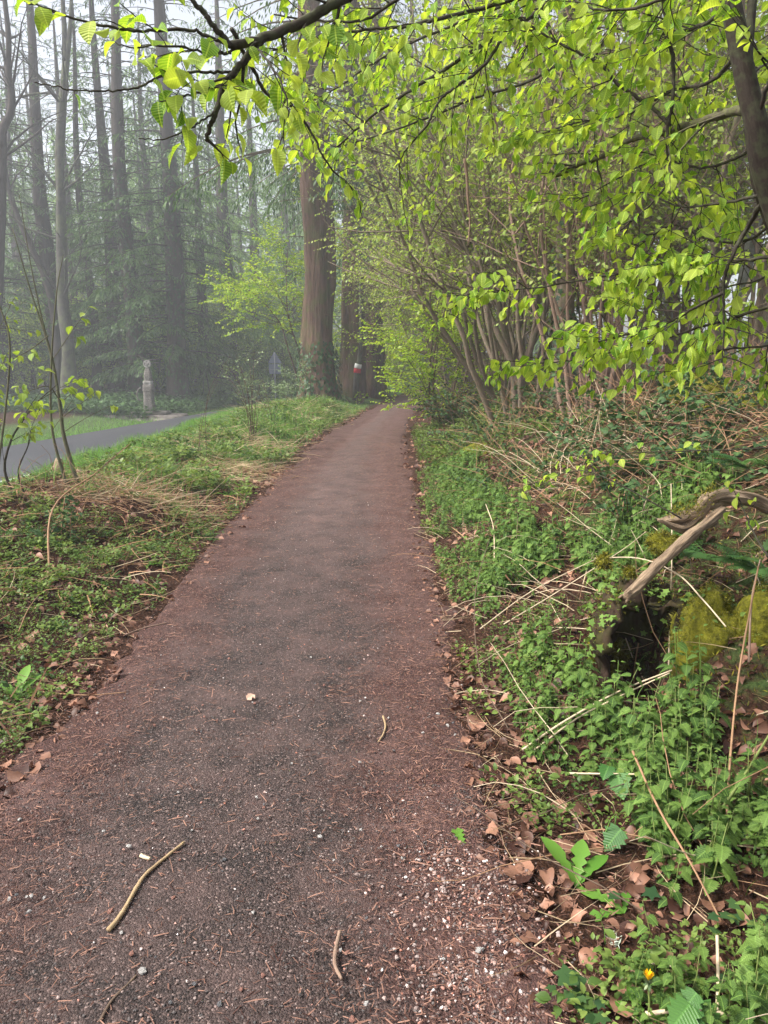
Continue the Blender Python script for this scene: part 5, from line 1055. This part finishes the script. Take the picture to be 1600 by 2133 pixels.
mb = MB(); ii = rng.integers(4, 28, 700); moss_fuzz(mb, pp[ii] - c + rng.normal(0, .02, (700, 3)) + [0, -.01, .03], np.array([0, 0, 1.]), .02); mb.build('moss', M['moss_strand'], snag); snag.location = c
def moss_mound(lab, p, rx, ry, rz, seed, fuzz=2600, name='mossy_mound', L=.03, rot=0, cat='moss'):
    n, m = 40, 22; th = np.linspace(0, 2 * PI, n, endpoint=False); ph = np.linspace(-.35 * PI, PI / 2, m); T, Q = np.meshgrid(th, ph)
    D = np.stack([np.cos(Q) * np.cos(T), np.cos(Q) * np.sin(T), np.sin(Q)], -1); r = 1 + .5 * vnoise(D[..., 0] * 2.1 + seed, D[..., 1] * 2.1 + D[..., 2] * 1.7, seed) + .22 * vnoise(D[..., 0] * 6 + seed, D[..., 1] * 6 + D[..., 2] * 5, seed + 1)
    V = (D * r[..., None] * np.array([rx, ry, rz])).reshape(-1, 3); i = np.arange(m - 1)[:, None] * n; j = np.arange(n)[None]; k = (j + 1) % n
    mb = MB(); mb.add(V, np.stack([i + j, i + k, i + n + k, i + n + j], -1).reshape(-1, 4)); o = mb.build(name, M['moss']); o.location = p; o.rotation_euler = (0, 0, rot)
    sel = rng.integers(n * 3, len(V), fuzz); j2 = rng.integers(0, len(V), fuzz); fz = MB(); PP = V[sel] + rng.normal(0, 1, (fuzz, 3)) * np.array([rx, ry, rz]) * .06; keep = vnoise(V[sel][:, 0] * 9 + seed, V[sel][:, 2] * 9 + V[sel][:, 1] * 7, seed + 5) > -.10; PP, s2 = PP[keep], sel[keep]
    moss_fuzz(fz, PP, nrm(V[s2] / np.array([rx, ry, rz]) ** 2) + [0, 0, -.5], L); fz.build('moss', M['moss_strand'], o)
    if fuzz > 3000:
        q2 = rng.integers(n * 6, len(V), 70); iv = MB(); iv.inst(SOFT, V[q2] * 1.08, frames(rng.normal(0, 1, (70, 3)), nrm(V[q2]) + U(-.4, .4, (70, 3))), U(.015, .04, 70)); iv.build('creeper', M['nettle'], o)
    return tag(o, lab, cat)
p = hit(1490, 1400); moss_mound('large yellow-green mossy bank face right of the dark hollow', p + [.08, .28, -.02], .19, .2, .28, 3, 6000, L=.016)
p = hit(1585, 1380); moss_mound('mossy lump at the right edge beside the large mossy face', p + [.12, .27, -.02], .17, .2, .23, 8, 3500, L=.016)
p = hit(1275, 1370); moss_mound('small mossy stump left of the dark hollow', p + [0, .05, .0], .13, .12, .12, 5, 2600, 'mossy_stump', .018)
p = at(1258, 1172, 3.6); moss_mound('small yellow mossy knob at the end of the pale slanting stems', p, .036, .036, .036, 6, 500, 'moss_clump', .018)
p = at(1312, 1193, 3.6); moss_mound('smaller mossy knob just above the end of the dead log', p, .028, .026, .026, 7, 350, 'moss_clump', .016)
p = at(1385, 1135, 3.75); moss_mound('mossy patch under the middle of the dead log', p, .075, .07, .055, 10, 900, 'moss_clump', .02)
p = at(1440, 850, 8.3); p[2] = float(height(p[0], p[1])) + .02; moss_mound('bright yellow mossy mound at the top of the bank below the pale trunks', p, .30, .3, max(.2, at(1440, 815, 8.3)[2] - p[2]), 9, 4000, L=.03)
p = at(1540, 880, 7.5); p[2] = float(height(p[0], p[1])) - .02; moss_mound('flatter mossy mound right of the bright yellow one', p, .35, .25, .12, 12, 1600, L=.03)
p = at(1010, 905, 11); p[2] = float(height(p[0], p[1])); moss_mound('small yellowish mossy hump at the foot of the leaning hazels', p, .3, .2, .14, 15, 900, L=.04)
mb = MB(); P = scatter(5000, .5, 2.4, 1.4, 6, 1, 1, 1.3, 1.5, .12, 88); moss_fuzz(mb, P, np.array([0, 0, 1.]), .03); kind(mb.build('moss_patches', M['moss_strand']))
# ferns
def frond(L):
    P, D, S = [], [], []
    for i in range(18):
        t = .12 + .88 * i / 18; x = L * t * .9; z = L * (.75 * t - .55 * t * t); w_ = L * .22 * math.sin(PI * min(1, (t * .95 + .1)))
        for s in (-1, 1): P.append((x, 0, z)); D.append((.35, s, -.15)); S.append(w_)
    D = np.array(D); mb = MB().inst(NEEDLE, np.array(P), frames(D, Zup), np.array(S)); tube(mb, [(L * t * .9, 0, L * (.75 * t - .55 * t * t)) for t in np.linspace(0, 1, 6)], np.linspace(.003, .001, 6), 4, cap=False); return np.concatenate(mb.v), mb.f, np.concatenate(mb.u)
FR = frond(.38)
for i, (px, py, dz, lab) in enumerate(((1480, 1215, .12, 'green fern fronds in the shade below the gnarled root wood'), (1585, 1235, .1, 'fern at the right edge above the moss'), (1560, 1010, .1, 'fern behind the gnarled root wood'), (1330, 985, .0, 'small fern among the brambles in the middle of the bank'))):
    p = hit(px, py); a = U(0, 6.3, 8) if i > 1 else PI + U(-1.2, 1.6, 8); mb = MB(); m8 = rotz(a) @ frames(np.tile([0., 1, 0], (8, 1)), Zup + U(-.2, .2, (8, 3))); mb.inst(FR, np.zeros((8, 3)), m8, U(.6, 1.0, 8)); o = mb.build('fern', M['fern']); o.location = p + [0, .03, dz]; tag(o, lab, 'fern')
# dandelions, plantain-like rosettes and ivy at the lower right
DL = leaf_tpl([(0, .03), (.12, .06), (.2, .10), (.27, .05), (.36, .13), (.44, .06), (.54, .17), (.62, .09), (.72, .21), (.82, .16), (.92, .10), (1, .005)], .3, .45)
DB = leaf_tpl([(0, .03), (.12, .05), (.22, .09), (.3, .06), (.4, .12), (.5, .09), (.6, .15), (.72, .15), (.84, .13), (.94, .07), (1, .005)], .35, .4)
def rosette(lab, px, py, leaves, name='dandelion', tplz=(DL,), mat='dandelion'):
    p = hit(px, py); t = thing(name, lab, 'dandelion' if name == 'dandelion' else 'plant')
    for az, el, L, k in leaves:
        d = dirs(np.array([az]), np.array([el])); MB().inst(tplz[k % len(tplz)], np.zeros((1, 3)), frames(d, Zup), np.array([L]), U(.2, 1)).build('leaf', M[mat], t)
    t.location = p + [0, 0, .005]; return t
rosette('dandelion with upright toothed leaves in the litter at the path edge', 1200, 1852, [(2.3, 1.05, .17, 1), (1.2, 1.0, .15, 0), (.6, .75, .15, 1), (1.7, .6, .11, 0), (-.6, .3, .10, 0)], tplz=(DL, DB))
rosette('pale toothed weed leaf curling in the litter left of the upright dandelion', 968, 1772, [(1.8, .5, .11, 0), (2.6, .3, .09, 0), (.5, .25, .08, 0)])
rosette('small dandelion rosette below the upright dandelion', 1300, 1905, [(2.5, .5, .13, 0), (3.3, .3, .12, 0), (1.2, .6, .08, 0)])
rosette('dandelion rosette at the lower left edge of the path', 35, 1460, [(1.5, 1.1, .19, 1), (.6, .6, .14, 0), (2.5, .7, .15, 1), (-.5, .4, .12, 0), (1.0, .9, .16, 1)], tplz=(DL, DB))
rosette('broad-leaved weed on the left verge near the dry grass', 478, 1035, [(a, .6, .2, 1) for a in (.2, 1.3, 2.4, 3.5, 4.6, 5.6)], 'broad_leaved_plant', (DB,))
rosette('bright three-leaved seedling on the left verge', 313, 1178, [(a, .25, .16, 1) for a in (.3, 1.7, 3.0, 4.6)], 'seedling', (DB,))
fl = rosette('dandelion with a yellow half-open flower at the bottom right', 1345, 2142, [(2.6, .6, .10, 0), (1.9, .9, .09, 1), (.4, .5, .12, 0), (3.6, .3, .10, 0)], tplz=(DL, DB))
p0 = np.array(fl.location); ft = at(1350, 2052, float(p0[1]) + .02) - p0; mb = MB(); tube(mb, smooth_path([(0, 0, 0), ft * .5 + [.006, 0, 0], ft], 6), .0028, 7); mb.build('stem', M['stem_green'], fl)
n = 26; a = np.linspace(0, 4 * PI, n); d = dirs(a, 1.15 + .15 * np.sin(a * 3)); MB().inst(NEEDLE, np.tile(ft, (n, 1)), frames(d, Zup + .01), U(.022, .028, n)).build('calyx', M['sepal'], fl)
n = 46; a = U(0, 6.3, n); d = dirs(a, U(1.1, 1.5, n)); MB().inst(NEEDLE, np.tile(ft + [0, 0, .012], (n, 1)), frames(d, Zup + .01), U(.022, .03, n)).build('flower_head', M['petal'], fl)
n = 14; a = U(0, 6.3, n); d = dirs(a, U(-.9, -.2, n)); MB().inst(NEEDLE, np.tile(ft + [0, 0, .004], (n, 1)), frames(d, Zup + .01), U(.012, .02, n)).build('bract', M['sepal'], fl)
p = hit(1280, 1962, .01); mb = MB()
for k in range(26): tube(mb, wander((U(-.012, .012), U(-.012, .012), 0), (U(-1, 1), U(-1, 1), .8), U(.015, .03), 5, .35, 0), [.0022, .002, .0016, .0013, .0008], 4, cap=False)
o = mb.build('lichen', M['lichen']); o.location = p; tag(o, 'pale grey-green tuft of lichen on the dead leaves', 'lichen')
for i, (px, py, lab) in enumerate(((1180, 2100, 'dark ivy sprig in the litter at the bottom right'), (1230, 2085, 'big dark ivy leaf with pale veins left of the dandelion flower'), (1330, 1880, 'dark ivy leaf between the dandelions'), (1540, 1930, 'ivy trailing at the right edge among the nettles'), (1530, 1740, 'ivy leaves below the greenish bramble stem'), (1560, 2075, 'ivy at the bottom right corner'))):
    p = hit(px, py, .025); n = (8, 3, 2, 9, 7, 8)[i]; Q = np.stack([U(-.09, .09, n), U(-.05, .05, n), U(0, .03, n)], -1); mb = MB(); mb.inst(IVYL, Q, frames(dirs(U(0, 6.3, n), U(-.3, .2, n)), Zup + U(-.3, .3, (n, 3))), U(.03, .055, n) * (1.4 if i == 1 else 1)); o = mb.build('ivy_plant', M['ivy']); o.location = p; tag(o, lab, 'ivy')
# big dark leaf among the nettles and raspberry-like leaves
for i, (px, py, s, lab) in enumerate(((1283, 1700, .13, 'large dark serrated bramble leaf hanging among the nettles'), (1440, 2080, .09, 'bright serrated bramble leaves right of the dandelion flower'), (1290, 1610, .10, 'broad green leaf beside the white level stem'))):
    p = hit(px, py, .10); n = (1, 5, 2)[i]; mb = MB(); mb.inst(RUB, U(-.04, .04, (n, 3)), frames(dirs(U(3.5, 5.5, n), U(-.8, 0, n)), Zup + U(-.3, .3, (n, 3))), s * U(.7, 1, n)); tube(mb, [(0, 0, .0), (.01, .03, -.06), (.01, .05, -.12)], .002, 4); o = mb.build('bramble_leaf', M['bramble_fresh']); o.location = p; tag(o, lab, 'leaf')
# short stumps on the left verge
for px, Y, h_, lab in ((96, 8.6, .32, 'small broken stump beside the saplings'), (138, 8.9, .22, 'weathered splintered stump behind the pale sapling')):
    b = root_at(px, Y); mb = MB(); tube(mb, [(0, 0, 0), (.02, 0, h_ * .5), (.05, .01, h_)], [.09, .07, .03], 9, rough=.4); o = mb.build('stump', M['deadwood']); o.location = b; tag(o, lab, 'stump')

# ------------------------------------------------------------------ haze
hx = MB(); a0, b0_, c0, a1, b1_, c1_ = -111, -13, -3.2, 111, 171, 36
hx.add([(a0, b0_, c0), (a1, b0_, c0), (a1, b1_, c0), (a0, b1_, c0), (a0, b0_, c1_), (a1, b0_, c1_), (a1, b1_, c1_), (a0, b1_, c1_)], np.array([(0, 3, 2, 1), (4, 5, 6, 7), (0, 1, 5, 4), (1, 2, 6, 5), (2, 3, 7, 6), (3, 0, 4, 7)]))
hm, n_, l_ = nodes('haze'); pv = n_.new('ShaderNodeVolumePrincipled'); pv.inputs['Color'].default_value = (.90, .93, 1., 1); pv.inputs['Density'].default_value = HAZE_DENSITY; pv.inputs['Anisotropy'].default_value = .25
mo = n_.new('ShaderNodeOutputMaterial'); l_.new(pv.outputs[0], mo.inputs['Volume'])
hz = hx.build('haze', hm); hz['kind'] = 'stuff'
